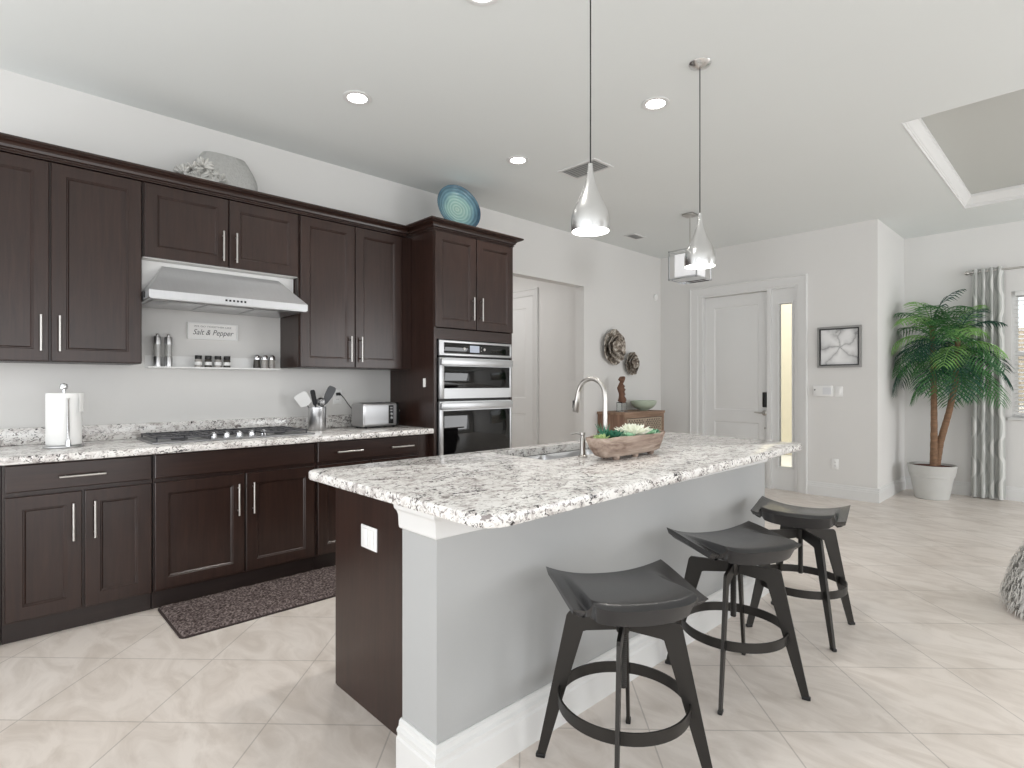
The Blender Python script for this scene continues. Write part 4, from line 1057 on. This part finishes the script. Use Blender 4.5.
def stool_seat(t, rz):
    # saddle seat: shell that sweeps up into two wings, thick rolled pad at the front
    HW, D0, D1, LIP, ny = 0.215, 0.185, 0.155, 0.060, 40
    XS = [-HW+(HW-0.180)*k/10 for k in range(10)] + [-0.180+0.024*k/11 for k in range(11)] + [-0.156+0.312*k/44 for k in range(44)]
    XS += [0.156+0.024*k/11 for k in range(11)] + [0.180+(HW-0.180)*k/10 for k in range(11)]; nx = len(XS)-1
    def edge(x):                                        # front edge: rounded tongue between the two wings
        q = abs(x)/0.175
        return D1 + (LIP*(1-q**4)**0.6 if q < 1 else 0.0)
    def back(x): return D0*(1-0.06*(abs(x)/HW)**3)
    def top(x, d):
        u = abs(x)/HW
        t_ = smooth(-0.19, 0.16, d); w_ = 0.030+0.05*(1-t_)
        z = 0.584 + (0.040-0.020*t_)*u**2.4 + 0.036*smooth(-0.19, 0.20, d)*smooth(0.178, 0.178-w_*0.55, abs(x))
        z -= 0.012*smooth(edge(x)-0.03, edge(x), d)**2*smooth(0.178, 0.15, abs(x))
        return z
    g = G(); vs = []; n1 = ny+1
    for s in (0, 1):
        for i in range(nx+1):
            for j in range(ny+1):
                x = XS[i]; u = x/HW; v = j/ny
                d0, d1 = -back(x), edge(x); d = d0+(d1-d0)*v; z = top(x, d)
                if s:
                    tongue = smooth(0.182, 0.15, abs(x))*smooth(-0.05, 0.14, d)
                    z -= 0.034 + 0.006*(1-abs(u)) + 0.026*tongue
                    rim = max(smooth(0.86, 1.0, abs(u)), smooth(0.90, 1.0, v), smooth(0.08, 0.0, v))
                    z += rim*0.008; x *= 1-0.03*rim; d -= 0.030*smooth(0.85, 1.0, v); d += 0.008*smooth(0.1, 0, v)
                vs.append((x, -d, z))
    N = (nx+1)*n1; fs = []
    for i in range(nx):
        for j in range(ny):
            a = i*n1+j; fs.append((a, a+n1, a+n1+1, a+1)); fs.append((N+a, N+a+1, N+a+n1+1, N+a+n1))
    for i in range(nx):
        a = i*n1; fs.append((a, N+a, N+a+n1, a+n1)); a += ny; fs.append((a, a+n1, N+a+n1, N+a))
    for j in range(ny):
        a = j; fs.append((a, a+1, N+a+1, N+a)); a = nx*n1+j; fs.append((a, N+a, N+a+1, a+1))
    g.add(vs, fs)
    ed = [e for e in g.bm.edges if len(e.link_faces) == 2 and e.calc_face_angle(0) > 0.9 and all(not 0.150 < abs(v.co.x) < 0.186 for v in e.verts)]
    bmesh.ops.bevel(g.bm, geom=ed, offset=0.005, segments=3, affect='EDGES', profile=0.5)
    for v in g.bm.verts: v.co = RZ(rz) @ v.co
    return g.build('seat', 'leather', t, smooth=50)
stools = [((3.13, 1.51), 31, 57, 'charcoal saddle seat bar stool nearest the camera, by the near island corner'),
          ((3.13, 2.31), 15, 62, 'charcoal saddle seat bar stool between the other two stools at the island'),
          ((3.13, 3.09), 49, 12, 'charcoal saddle seat bar stool at the far end of the island, nearest the front door')]
s0 = make_stool()
for i, (p, leg, seat, lab) in enumerate(stools):
    s = s0 if i == 0 else dup(s0)
    s.location = (p[0], p[1], 0); s.rotation_euler = (0, 0, R(leg)); s['label'] = lab
    stools[i] = (s, R(seat-leg))
for s, a in stools: stool_seat(s, a)

# ------------------------------------------------------------------ pendants
def make_pendant(loc, label):
    t = thing('pendant_light', label, 'pendant lamp', loc, 0, 'teardrop pendants over the island')
    zt = CZ - loc[2]
    g = G(); g.lathe([(r_, z_*0.88) for r_, z_ in [(0.0795, 0.0), (0.081, 0.0), (0.083, 0.03), (0.082, 0.06), (0.077, 0.09), (0.067, 0.12), (0.054, 0.15), (0.041, 0.18), (0.030, 0.21), (0.021, 0.245), (0.0145, 0.28), (0.0105, 0.31), (0.009, 0.33), (0.007, 0.33), (0.012, 0.28), (0.026, 0.21), (0.05, 0.15), (0.073, 0.09), (0.080, 0.03), (0.0795, 0.0)]], 48)
    g.build('shade', 'alu', t)
    g = G(); g.lathe([(0, 0.006), (0.078, 0.006), (0.078, 0.010), (0, 0.010)], 40); g.build('diffuser', 'pglow', t)
    g = G(); g.cyl((0, 0, 0.285), (0, 0, zt-0.02), 0.003, n=8); g.build('cord', 'cord', t)
    g = G(); g.lathe([(0, zt-0.03), (0.006, zt-0.03), (0.03, zt-0.022), (0.055, zt-0.008), (0.06, zt-0.0005), (0, zt-0.0005)], 32); g.build('canopy', 'alu', t)
make_pendant((2.70, 1.885, 1.912), 'brushed metal teardrop pendant nearest the camera, whose cord leaves the picture top')
make_pendant((2.70, 2.84, 1.902), 'brushed metal teardrop pendant over the far half of the island, canopy in view')

# recessed lights
def downlight(x, y, label):
    t = thing('recessed_light', label, 'ceiling light', (x, y, CZ), 0, 'recessed ceiling lights')
    g = G(); g.lathe([(0.058, -0.001), (0.085, -0.001), (0.086, -0.006), (0.07, -0.010), (0.058, -0.006), (0.058, -0.001)], 32); g.build('trim_ring', 'trim', t)
    g = G(); g.lathe([(0, -0.003), (0.058, -0.003), (0.058, -0.001), (0, -0.001)], 32); g.build('lens', 'lamp', t)
    l = bpy.data.lights.new('downlight', 'SPOT'); l.energy = 32; l.spot_size = R(125); l.spot_blend = 0.8; l.shadow_soft_size = 0.06; l.color = (1, 0.96, 0.91)
    o = bpy.data.objects.new('downlight', l); C.objects.link(o); o.location = (0, 0, -0.03); o.parent = t
downlight(1.08, 1.66, 'glowing recessed ceiling light above the cooktop side of the kitchen')
downlight(1.08, 3.03, 'glowing recessed ceiling light in front of the oven tower')
downlight(2.30, 3.04, 'glowing recessed ceiling light between the two pendant cords')
downlight(2.30, 1.615, 'glowing recessed ceiling light cut off by the top edge of the picture')

def vent(x, y, wx, wy, label):
    t = thing('ceiling_vent', label, 'vent', (x, y, CZ), 0, 'ceiling air vents')
    g = G(); f = 0.022
    g.box(-wx/2, wx/2, -wy/2, -wy/2+f, -0.008, -0.0008); g.box(-wx/2, wx/2, wy/2-f, wy/2, -0.008, -0.0008)
    g.box(-wx/2, -wx/2+f, -wy/2+f, wy/2-f, -0.008, -0.0008); g.box(wx/2-f, wx/2, -wy/2+f, wy/2-f, -0.008, -0.0008)
    g.build('frame', 'trim', t, smooth=0)
    g = G(); g.box(-wx/2+f, wx/2-f, -wy/2+f, wy/2-f, -0.003, -0.0008); g.build('backing', 'grille', t, smooth=0)
    g = G(); n = 7
    for k in range(n):
        yy = -wy/2+f+(wy-2*f)*(k+0.5)/n
        g.box(-wx/2+f, wx/2-f, -0.010, 0.010, -0.001, 0.001, T=TR(0, yy, -0.006) @ Matrix.Rotation(R(30), 4, 'X'))
    g.build('louvres', 'trim', t, smooth=0)
vent(1.33, 3.55, 0.38, 0.25, 'large slatted ceiling vent behind the nearer pendant')
vent(0.43, 5.60, 0.15, 0.25, 'small slatted ceiling vent near the far end of the kitchen wall')

# entry lamp
t = thing('entry_pendant', 'square chrome framed ceiling lamp with a pale inner shade near the front door', 'ceiling lamp', (1.31, 5.28, 2.325), R(0))
zt = CZ-2.325; a = 0.152
g = G()
for sx in (-1, 1):
    for sy in (-1, 1): g.box(sx*a-0.006, sx*a+0.006, sy*a-0.006, sy*a+0.006, 0, 0.30)
for z in (0.006, 0.294):
    for s in (-1, 1): g.box(-a, a, s*a-0.006, s*a+0.006, z-0.006, z+0.006); g.box(s*a-0.006, s*a+0.006, -a, a, z-0.006, z+0.006)
g.box(-a, a, -0.005, 0.005, 0.289, 0.299); g.box(-0.005, 0.005, -a, a, 0.289, 0.299)
g.build('frame', 'chrome', t, smooth=0)
g = G(); b = 0.112
g.box(-b, b, -b, b, 0.035, 0.265, bev=0.004); sh = g.build('inner_shade', mat('pleated_shade', srgb(236, 236, 238), 0.7, var=0.06, vscale=6, stretch=(0.2, 0.2, 40), emit=(1, 1, 1, 1), estr=0.25), t)
g = G(); g.box(-0.13, 0.13, -0.13, 0.13, 0.012, 0.02); g.build('bottom_tray', 'chrome', t, smooth=0)
g = G(); g.cyl((0, 0, 0.265), (0, 0, zt-0.01), 0.005, n=8); g.build('rod', 'nickel', t)
g = G(); g.box(-0.06, 0.06, -0.06, 0.06, zt-0.022, zt-0.0008, bev=0.004); g.build('canopy', 'nickel', t)

# ------------------------------------------------------------------ sideboard and ornaments
t = thing('sideboard', 'weathered wooden sideboard with carved lattice doors against the far kitchen wall', 'sideboard', (0.0, 5.42, 0))
M['oak'] = wood_mat('weathered_wood', srgb(112, 88, 72), srgb(166, 138, 116), 1, 0.7, 3)
M['oakv'] = wood_mat('weathered_side', srgb(104, 78, 64), srgb(160, 128, 108), 2, 0.7, 3)
M['carve'] = mat('carved_panel', srgb(176, 160, 142), 0.8, var=0.25, vscale=40)
wd = 0.88; hz = 0.925
g = G(); g.box(0.006, 0.385, 0.012, wd-0.012, 0.10, hz-0.03); g.build('case', 'oakv', t, smooth=0)
g = G(); g.box(0.004, 0.41, 0, wd, hz-0.03, hz, bev=0.003); g.build('top', 'oak', t)
for (x, y) in ((0.03, 0.03), (0.03, wd-0.07), (0.35, 0.03), (0.35, wd-0.07)):
    g = G(); g.box(x-0.012, x+0.028, y, y+0.04, 0, 0.10); g.build('leg', 'oakv', t, smooth=0)
g = G(); g.box(0.385, 0.40, 0.012, 0.06, 0.10, hz-0.03); g.box(0.385, 0.40, wd-0.06, wd-0.012, 0.10, hz-0.03); g.box(0.385, 0.40, 0.06, wd-0.06, hz-0.07, hz-0.03); g.box(0.385, 0.40, 0.06, wd-0.06, 0.10, 0.14)
g.build('face_frame', 'oak', t, smooth=0)
for (a, b) in ((0.066, wd/2-0.004), (wd/2+0.004, wd-0.066)):
    g = G(); g.box(0.385, 0.390, a, b, 0.145, hz-0.075); d = g.build('door', 'black', t, smooth=0)
    g = G(); z0, z1 = 0.15, hz-0.08
    n = 7; m_ = 14; cw = (b-a)/n; ch = (z1-z0)/m_
    for i in range(n):
        for j in range(m_):
            cy, cz = a+cw*(i+0.5), z0+ch*(j+0.5)
            for ang in (45, -45):
                T = TR(0.3935, cy, cz) @ Matrix.Rotation(R(ang), 4, 'X')
                g.box(-0.0035, 0.0035, -cw*0.55, cw*0.55, -0.006, 0.006, T=T)
            g.box(-0.003, 0.004, -0.010, 0.010, -0.010, 0.010, T=TR(0.3935, cy, cz))
    g.box(0.39, 0.40, a, a+0.012, z0, z1); g.box(0.39, 0.40, b-0.012, b, z0, z1); g.box(0.39, 0.40, a+0.012, b-0.012, z0, z0+0.012); g.box(0.39, 0.40, a+0.012, b-0.012, z1-0.012, z1)
    g.build('carved_lattice', 'carve', d, smooth=0)
g = G(); g.lathe([(0, 0), (0.07, 0), (0.078, 0.010), (0.13, 0.026), (0.175, 0.058), (0.197, 0.092), (0.203, 0.120), (0.198, 0.122), (0.186, 0.092), (0.16, 0.062), (0.11, 0.036), (0.06, 0.022), (0, 0.02)], 40, sx=0.72)
tag(g.build('decorative_bowl', mat('celadon_glaze', srgb(178, 190, 172), 0.3, var=0.12, vscale=8), loc=(0.21, 6.12, 0.9255)), 'wide pale green bowl on top of the wooden sideboard', 'bowl')
t = thing('driftwood_sculpture', 'brown driftwood piece on a clear stand on the wooden sideboard', 'sculpture', (0.22, 5.63, 0.9255))
M['drift'] = mat('driftwood', srgb(112, 82, 66), 0.8, var=0.5, vscale=18, bump=0.8, bscale=30)
g = G(); pts = []; rs = []
for k in range(13):
    u = k/12; pts.append((0.012*math.sin(6*u), -0.005+0.022*math.sin(7*u+2.2), 0.12+0.29*u)); rs.append(0.020+0.022*abs(math.sin(7*u+0.9))*(1-0.4*u)+0.006)
g.tube(pts, rs, 12); g.tube([(0, 0.0, 0.20), (0.01, 0.045, 0.215), (0.0, 0.06, 0.235)], [0.028, 0.02, 0.008], 10)
for v in g.bm.verts:
    v.co += Vector((1, 1, 0.3))*0.016*mnoise.noise(v.co*34)
g.build('driftwood', 'drift', t, smooth=60)
g = G(); g.box(-0.05, 0.05, -0.055, 0.055, 0, 0.008, bev=0.002); g.box(-0.04, -0.034, -0.05, 0.05, 0.008, 0.115); g.box(-0.04, 0.04, -0.05, -0.044, 0.008, 0.115); g.box(-0.04, 0.04, 0.044, 0.05, 0.008, 0.115); g.box(-0.03, 0.03, -0.044, 0.044, 0.105, 0.115)
g.build('clear_stand', 'glass', t, smooth=0)

def disc_mat():
    m = bpy.data.materials.new('shell_relief'); m.use_nodes = True
    n = m.node_tree.nodes; l = m.node_tree.links; b = n['Principled BSDF']
    tc = n.new('ShaderNodeTexCoord'); nz = n.new('ShaderNodeTexNoise'); nz.inputs['Scale'].default_value = 13; nz.inputs['Detail'].default_value = 6; nz.inputs['Distortion'].default_value = 1.5
    l.new(tc.outputs['Object'], nz.inputs['Vector'])
    r = ramp(n, [(0.34, srgb(66, 57, 50)), (0.45, srgb(136, 124, 112)), (0.55, srgb(182, 174, 163)), (0.66, srgb(222, 217, 210))]); l.new(nz.outputs['Fac'], r.inputs[0]); l.new(r.outputs[0], b.inputs['Base Color'])
    b.inputs['Roughness'].default_value = 0.45; b.inputs['Metallic'].default_value = 0.25
    bp = n.new('ShaderNodeBump'); bp.inputs['Strength'].default_value = 0.8; bp.inputs['Distance'].default_value = 0.015; l.new(nz.outputs['Fac'], bp.inputs['Height']); l.new(bp.outputs[0], b.inputs['Normal'])
    return m
M['disc'] = disc_mat()
def wall_flower(y, z, ry, rz_, lobes, label, seed):
    t = thing('wall_ornament', label, 'wall ornament', (0.0, y, z), 0, 'metal flower plaques on the far kitchen wall')
    T = Matrix(((0, 0, 1, 0), (1, 0, 0, 0), (0, 1, 0, 0), (0, 0, 0, 1)))
    for L, (f, h0, h1) in enumerate(((1.0, 0.004, 0.060), (0.70, 0.025, 0.085), (0.42, 0.045, 0.095))):
        rnd = random.Random(seed+L); ph = rnd.uniform(0, 6)
        def warp(a, zz): return 0.88+0.12*abs(math.cos(lobes*0.5*a+ph))**0.5*1.0
        g = G()
        g.lathe([(0.0005, h0), (0.35*f, h0+0.004), (0.7*f, h0+0.018), (0.95*f, h1-0.006), (1.0*f, h1), (0.97*f, h1+0.004), (0.7*f, h0+0.026), (0.35*f, h0+0.010), (0.0005, h0+0.006)], 64, T=T, sx=ry, sy=rz_, warp=warp)
        for v in g.bm.verts:
            q = mnoise.noise(Vector((v.co.y*22, v.co.z*22, seed+L*3))); v.co.x = max(0.002, v.co.x+0.016*q*min(1, v.co.x/0.02))
        g.build('petal_ring', 'disc', t, smooth=60)
wall_flower(5.715, 1.72, 0.235, 0.225, 6, 'larger mottled metal flower plaque on the wall above the sideboard', 4)
wall_flower(6.10, 1.525, 0.15, 0.155, 6, 'smaller mottled metal flower plaque, the lower one above the sideboard', 9)

# ------------------------------------------------------------------ small wall fittings
g = G(); g.lathe([(0, 0.0008), (0.045, 0.0008), (0.046, 0.012), (0.038, 0.026), (0, 0.03)], 28, T=Matrix(((0, 0, 1, 0), (1, 0, 0, 0), (0, 1, 0, 0), (0, 0, 0, 1))))
tag(g.build('motion_sensor', 'plastic', loc=(0, 6.72, 2.455)), 'small round white sensor high on the wall near the far corner', 'sensor')
t = thing('alarm_panel', 'white alarm keypad on the wall below the framed flower picture', 'keypad', (2.075, YB, 1.182), -PI/2)
g = G(); g.box(0.0008, 0.022, -0.10, 0.10, -0.06, 0.06, bev=0.006); g.build('housing', 'plastic', t)
g = G(); g.box(0.022, 0.0235, 0.0, 0.085, -0.04, 0.04); g.build('keys', mat('pale_keys', srgb(222, 223, 226), 0.4, var=0.03), t, smooth=0)
g = G(); g.sphere((0.022, -0.082, 0.012), 0.008, 10); g.build('indicator', 'black', t)
outlet('white rocker switch plate beside the alarm keypad', (2.235, YB, 1.175), -PI/2, 0.075, 0.115, 'switch', name='light_switch')
outlet('white outlet low on the wall between the front door and the corner', (2.195, YB, 0.37), -PI/2)

# framed flower picture
t = thing('framed_picture', 'framed black and white photo of a flower on the wall beside the front door', 'picture', (2.02, YB, 1.443), -PI/2)
PW, PH = 0.436, 0.455
def flower_mat():
    m = bpy.data.materials.new('flower_print'); m.use_nodes = True
    n = m.node_tree.nodes; l = m.node_tree.links; b = n['Principled BSDF']
    tc = n.new('ShaderNodeTexCoord'); sp = n.new('ShaderNodeSeparateXYZ'); l.new(tc.outputs['Object'], sp.inputs[0])
    def mth(op, a, b_=None):
        x = n.new('ShaderNodeMath'); x.operation = op
        for i, q in enumerate((a, b_)):
            if q is None: continue
            if isinstance(q, (int, float)): x.inputs[i].default_value = q
            else: l.new(q, x.inputs[i])
        return x.outputs[0]
    yy = mth('SUBTRACT', sp.outputs[1], PW*0.52); zz = mth('SUBTRACT', sp.outputs[2], PH*0.50)
    ang = mth('ARCTAN2', zz, yy); rad = mth('SQRT', mth('ADD', mth('MULTIPLY', yy, yy), mth('MULTIPLY', zz, zz)))
    nz = n.new('ShaderNodeTexNoise'); nz.inputs['Scale'].default_value = 7; nz.inputs['Detail'].default_value = 4; l.new(tc.outputs['Object'], nz.inputs['Vector'])
    a2 = mth('ADD', mth('MULTIPLY', ang, 2.5), mth('MULTIPLY', nz.outputs['Fac'], 4.0))
    pet = mth('ABSOLUTE', mth('SINE', a2))
    edge = mth('MULTIPLY', mth('POWER', pet, 0.5), 0.75)
    cen = mth('MULTIPLY', mth('SUBTRACT', 0.035, rad), 14.0); cen = mth('MAXIMUM', cen, 0.0)
    val = mth('SUBTRACT', mth('ADD', edge, mth('MULTIPLY', nz.outputs['Fac'], 0.35)), cen)
    r = ramp(n, [(0.0, srgb(84, 84, 86)), (0.25, srgb(158, 158, 160)), (0.55, srgb(206, 206, 206)), (1.0, srgb(240, 240, 240))]); l.new(val, r.inputs[0])
    l.new(r.outputs[0], b.inputs['Base Color']); b.inputs['Roughness'].default_value = 0.4
    return m
g = G(); g.box(0.002, 0.012, 0.03, PW-0.03, 0.03, PH-0.03); g.build('print', flower_mat(), t, smooth=0)
def pframe(i0, i1, d0, d1, m, nm):
    g = G()
    g.loops([[(d0, i0, i0), (d0, PW-i0, i0), (d0, PW-i0, PH-i0), (d0, i0, PH-i0)], [(d1, i0, i0), (d1, PW-i0, i0), (d1, PW-i0, PH-i0), (d1, i0, PH-i0)],
             [(d1, i1, i1), (d1, PW-i1, i1), (d1, PW-i1, PH-i1), (d1, i1, PH-i1)], [(d0, i1, i1), (d0, PW-i1, i1), (d0, PW-i1, PH-i1), (d0, i1, PH-i1)], [(d0, i0, i0), (d0, PW-i0, i0), (d0, PW-i0, PH-i0), (d0, i0, PH-i0)]], cap0=False, cap1=False)
    g.build(nm, m, t, smooth=0)
pframe(0.0, 0.022, 0.001, 0.026, mat('pewter_frame', srgb(150, 149, 147), 0.45, 0.4, var=0.06), 'frame')
pframe(0.0225, 0.034, 0.001, 0.030, 'black', 'inner_frame')

# ------------------------------------------------------------------ palm in a pot
PX, PY = 2.945, 7.60
t = thing('potted_palm', 'tall two stemmed palm in a pale grey pot in the corner by the curtain', 'plant', (PX, PY, 0))
g = G(); g.lathe([(0, 0), (0.150, 0), (0.156, 0.006), (0.195, 0.24), (0.204, 0.245), (0.207, 0.275), (0.212, 0.28), (0.220, 0.345), (0.225, 0.355), (0.225, 0.372), (0.208, 0.372), (0.205, 0.33), (0, 0.33)], 44)
g.build('pot', mat('grey_planter', srgb(196, 196, 193), 0.55, var=0.04), t)
g = G(); g.lathe([(0, 0.33), (0.203, 0.33), (0.203, 0.35), (0.1, 0.362), (0, 0.365)], 30); g.build('soil', mat('bark_mulch', srgb(92, 52, 42), 1.0, var=0.5, vscale=50, bump=1.0, bscale=60), t)
M['trunk'] = mat('palm_trunk', srgb(128, 100, 78), 0.85, var=0.55, vscale=14, stretch=(1, 1, 4), bump=0.8, bscale=40)
def trunk(pts, r0, r1):
    P = [Vector(p) for p in pts]; out = []; rs = []
    for i in range(len(P)-1):
        for k in range(8): out.append(P[i].lerp(P[i+1], k/8))
    out.append(P[-1]); n = len(out)
    for k in range(n): rs.append((r0+(r1-r0)*k/(n-1))*(1+0.07*(k % 2)))
    g = G(); g.tube(out, rs, 12); g.build('trunk', 'trunk', t, smooth=60)
trunk([(0.02, -0.02, 0.33), (0.022, -0.01, 0.75), (0.018, 0.0, 1.25), (0.0, 0.0, 1.90)], 0.036, 0.022)
trunk([(0.03, 0.04, 0.33), (0.07, 0.03, 0.62), (0.15, 0.0, 0.95), (0.205, -0.01, 1.25), (0.23, 0.0, 1.78)], 0.036, 0.022)
M['leaf'] = mat('palm_leaf', srgb(62, 112, 60), 0.45, var=0.35, vscale=3, spec=0.4)
M['leaf2'] = mat('palm_leaf_dark', srgb(34, 78, 62), 0.45, var=0.35, vscale=3, spec=0.4)
M['leaf3'] = mat('palm_leaf_bright', srgb(128, 172, 98), 0.45, var=0.3, vscale=3, spec=0.4)
def frond(base, az, el, ln, m, rnd):
    g = G(); n = 16; pts = []; d = Vector((math.cos(az)*math.cos(el), math.sin(az)*math.cos(el), math.sin(el))); p = Vector(base)
    for k in range(n+1):
        pts.append(p.copy()); p = p + d*(ln/n)
        d = (d + Vector((0, 0, -0.135))).normalized()
    g.tube(pts, [0.006*(1-0.8*k/n)+0.001 for k in range(n+1)], 5)
    side = Vector((-math.sin(az), math.cos(az), 0))
    nl = 14
    for k in range(nl):
        u = 0.12+0.88*k/(nl-1); i = min(n-1, int(u*n)); q = pts[i].lerp(pts[i+1], u*n-i); tg = (pts[i+1]-pts[i]).normalized()
        L = ln*0.52*math.sin(PI*(0.14+0.80*u))**0.8
        for s in (-1, 1):
            dr = (side*s*0.85 + tg*0.55 + Vector((0, 0, -0.12+rnd.uniform(-0.1, 0.08)))).normalized()
            wv = tg.cross(dr).cross(dr).normalized()*0.0074
            nn = dr.cross(wv).normalized()*0.003
            a = q; b = q+dr*L*0.5+Vector((0, 0, -0.03*L)); c = q+dr*L*0.9+Vector((0, 0, -0.26*L)); 
            vs = [a-wv*0.4, a+nn, a+wv*0.4, b-wv, b+nn*1.6, b+wv, c]
            g.add([tuple(v) for v in vs], [(0, 1, 4, 3), (1, 2, 5, 4), (3, 4, 6), (4, 5, 6)])
    for v in g.bm.verts:
        lim = 2.625-PX
        if v.co.x < lim: v.co.x = lim+0.12*(v.co.x-lim)*0.2
        lim = YW-0.22-PY
        if v.co.y > lim: v.co.y = lim+0.02*(v.co.y-lim)
    bmesh.ops.recalc_face_normals(g.bm, faces=g.bm.faces)
    g.build('frond', m, t, smooth=60)
rnd = random.Random(11)
for (bx, by, bz, cnt, ph, scale) in ((0.0, 0.0, 1.90, 27, 0.0, 1.06), (0.23, 0.0, 1.78, 25, 0.9, 1.0)):
    for k in range(cnt):
        f = k/(cnt-1); az = ph + k*2.39996; el = R(80-88*f)+rnd.uniform(-0.1, 0.1); z = bz - 0.34*f
        mm = ('leaf', 'leaf3', 'leaf2')[0 if rnd.random() < 0.45 else (1 if f < 0.65 and rnd.random() < 0.6 else 2)]
        frond((bx, by, z), az, el, (0.46+0.12*f)*scale*rnd.uniform(0.92, 1.1), mm, rnd)

# ------------------------------------------------------------------ curtain
t = thing('curtain', 'grey patterned grommet curtain panel hanging beside the window', 'curtain', (3.245, YW-0.10, 0))
def curtain_mat():
    m = bpy.data.materials.new('curtain_cloth'); m.use_nodes = True
    n = m.node_tree.nodes; l = m.node_tree.links; b = n['Principled BSDF']
    uv = n.new('ShaderNodeUVMap'); uv.uv_map = 'cloth'
    sp = n.new('ShaderNodeSeparateXYZ'); l.new(uv.outputs[0], sp.inputs[0])
    def mth(op, a, b_=None):
        x = n.new('ShaderNodeMath'); x.operation = op
        for i, q in enumerate((a, b_)):
            if q is None: continue
            if isinstance(q, (int, float)): x.inputs[i].default_value = q
            else: l.new(q, x.inputs[i])
        return x.outputs[0]
    s = mth('MULTIPLY', mth('SINE', mth('MULTIPLY', sp.outputs[1], 14.0)), 0.06)
    v = mth('SINE', mth('MULTIPLY', mth('ADD', sp.outputs[0], s), 26.0))
    r = ramp(n, [(0.40, srgb(178, 180, 177)), (0.60, srgb(210, 211, 208))])
    l.new(mth('MULTIPLY_ADD', v, 0.5), r.inputs[0])
    r.inputs[0].links[0].from_node.inputs[2].default_value = 0.5
    l.new(r.outputs[0], b.inputs['Base Color']); b.inputs['Roughness'].default_value = 0.9; b.inputs['Specular IOR Level'].default_value = 0.1
    return m
def pleats(x0, x1, folds, amp, z0, z1, flare):
    n = folds*20; mz = 24; me_v = []; uvs = []
    for s in (0, 1):
        for j in range(mz+1):
            z = z0+(z1-z0)*j/mz; h = 1-j/mz
            for i in range(n+1):
                u = i/n; ph = 2*PI*folds*u
                x = x0+(x1-x0)*u + 0.012*math.sin(2*ph)*(0.4+h*0.4) + flare*h*(u-0.5); y = amp*(0.85+0.25*h)*math.cos(ph)+0.012*h*math.sin(3.1*u*PI+2)
                me_v.append((x, y+(0.004 if s else 0), z)); uvs.append((u*1.1, z))
    N = (n+1)*(mz+1); fs = []
    for j in range(mz):
        for i in range(n):
            a = j*(n+1)+i; fs.append((a, a+1, a+n+2, a+n+1)); fs.append((N+a, N+a+n+1, N+a+n+2, N+a+1))
    for j in range(mz):
        a = j*(n+1); fs.append((a, a+n+1, N+a+n+1, N+a)); a += n; fs.append((a, N+a, N+a+n+1, a+n+1))
    for i in range(n):
        fs.append((i, N+i, N+i+1, i+1)); a = mz*(n+1)+i; fs.append((a, a+1, N+a+1, N+a))
    return me_v, fs, uvs
vs, fs, uvs = pleats(0.0, 0.265, 4, 0.034, 0.012, 2.53, 0.03)
g = G(); lay = g.bm.loops.layers.uv.new('cloth')
bv = [g.bm.verts.new(v) for v in vs]
for f in fs:
    q = g.bm.faces.new([bv[i] for i in f])
    for lp, i in zip(q.loops, f): lp[lay].uv = uvs[i]
g.build('cloth', curtain_mat(), t, smooth=60)
t = thing('curtain_rod', 'slim nickel curtain rod with a ball end above the window', 'curtain rod', (3.215, YW-0.10, 2.497))
g = G(); g.cyl((0.0, 0, 0), (2.0, 0, 0), 0.010, n=12); g.build('rod', 'nickel', t)
g = G(); g.sphere((-0.012, 0, 0), 0.024, 16); g.build('finial', 'nickel', t)
g = G(); g.cyl((0.02, 0, 0), (0.02, 0.099, 0), 0.006, n=8); g.lathe([(0, 0), (0.02, 0), (0.02, 0.006), (0, 0.006)], 14, T=TR(0.02, 0.099, 0) @ Matrix.Rotation(PI/2, 4, 'X')); g.build('bracket', 'nickel', t)

# ------------------------------------------------------------------ shaggy pouf at the picture edge
t = thing('shaggy_pouf', 'light grey shaggy floor pouf cut off by the right edge of the picture', 'pouf', (4.10, 4.22, 0))
M['shag'] = mat('grey_shag', srgb(212, 211, 208), 0.95, var=0.3, vscale=25)
prof = [(0, 0.01), (0.225, 0.012), (0.245, 0.05), (0.235, 0.13), (0.205, 0.24), (0.165, 0.34), (0.12, 0.39), (0, 0.41)]
g = G(); g.lathe(prof, 36); g.build('cushion', 'shag', t, smooth=60)
g = G(); rnd = random.Random(2)
for k in range(3600):
    a = rnd.uniform(0, 2*PI); i = rnd.choices(range(1, 7), (1, 3, 4, 4, 3, 2))[0]; u = rnd.random()
    r_ = prof[i][0]+(prof[i+1][0]-prof[i][0])*u; z = prof[i][1]+(prof[i+1][1]-prof[i][1])*u
    n_ = Vector((math.cos(a), math.sin(a), 0.25 if i < 5 else 1.2)).normalized(); p = Vector((r_*math.cos(a), r_*math.sin(a), z)); L = rnd.uniform(0.035, 0.075)
    s = Vector((-math.sin(a), math.cos(a), 0))*0.0045
    tip = p+n_*L*0.8+Vector((0, 0, -L*0.7))+s*rnd.uniform(-3, 3); tip.z = max(0.004, tip.z); md = p+n_*L*0.6
    g.add([tuple(p-s), tuple(p+s), tuple(md+s), tuple(md-s), tuple(tip)], [(0, 1, 2, 3), (3, 2, 4)])
o = g.build('shag_pile', 'shag', t, smooth=0); o['kind'] = 'stuff'
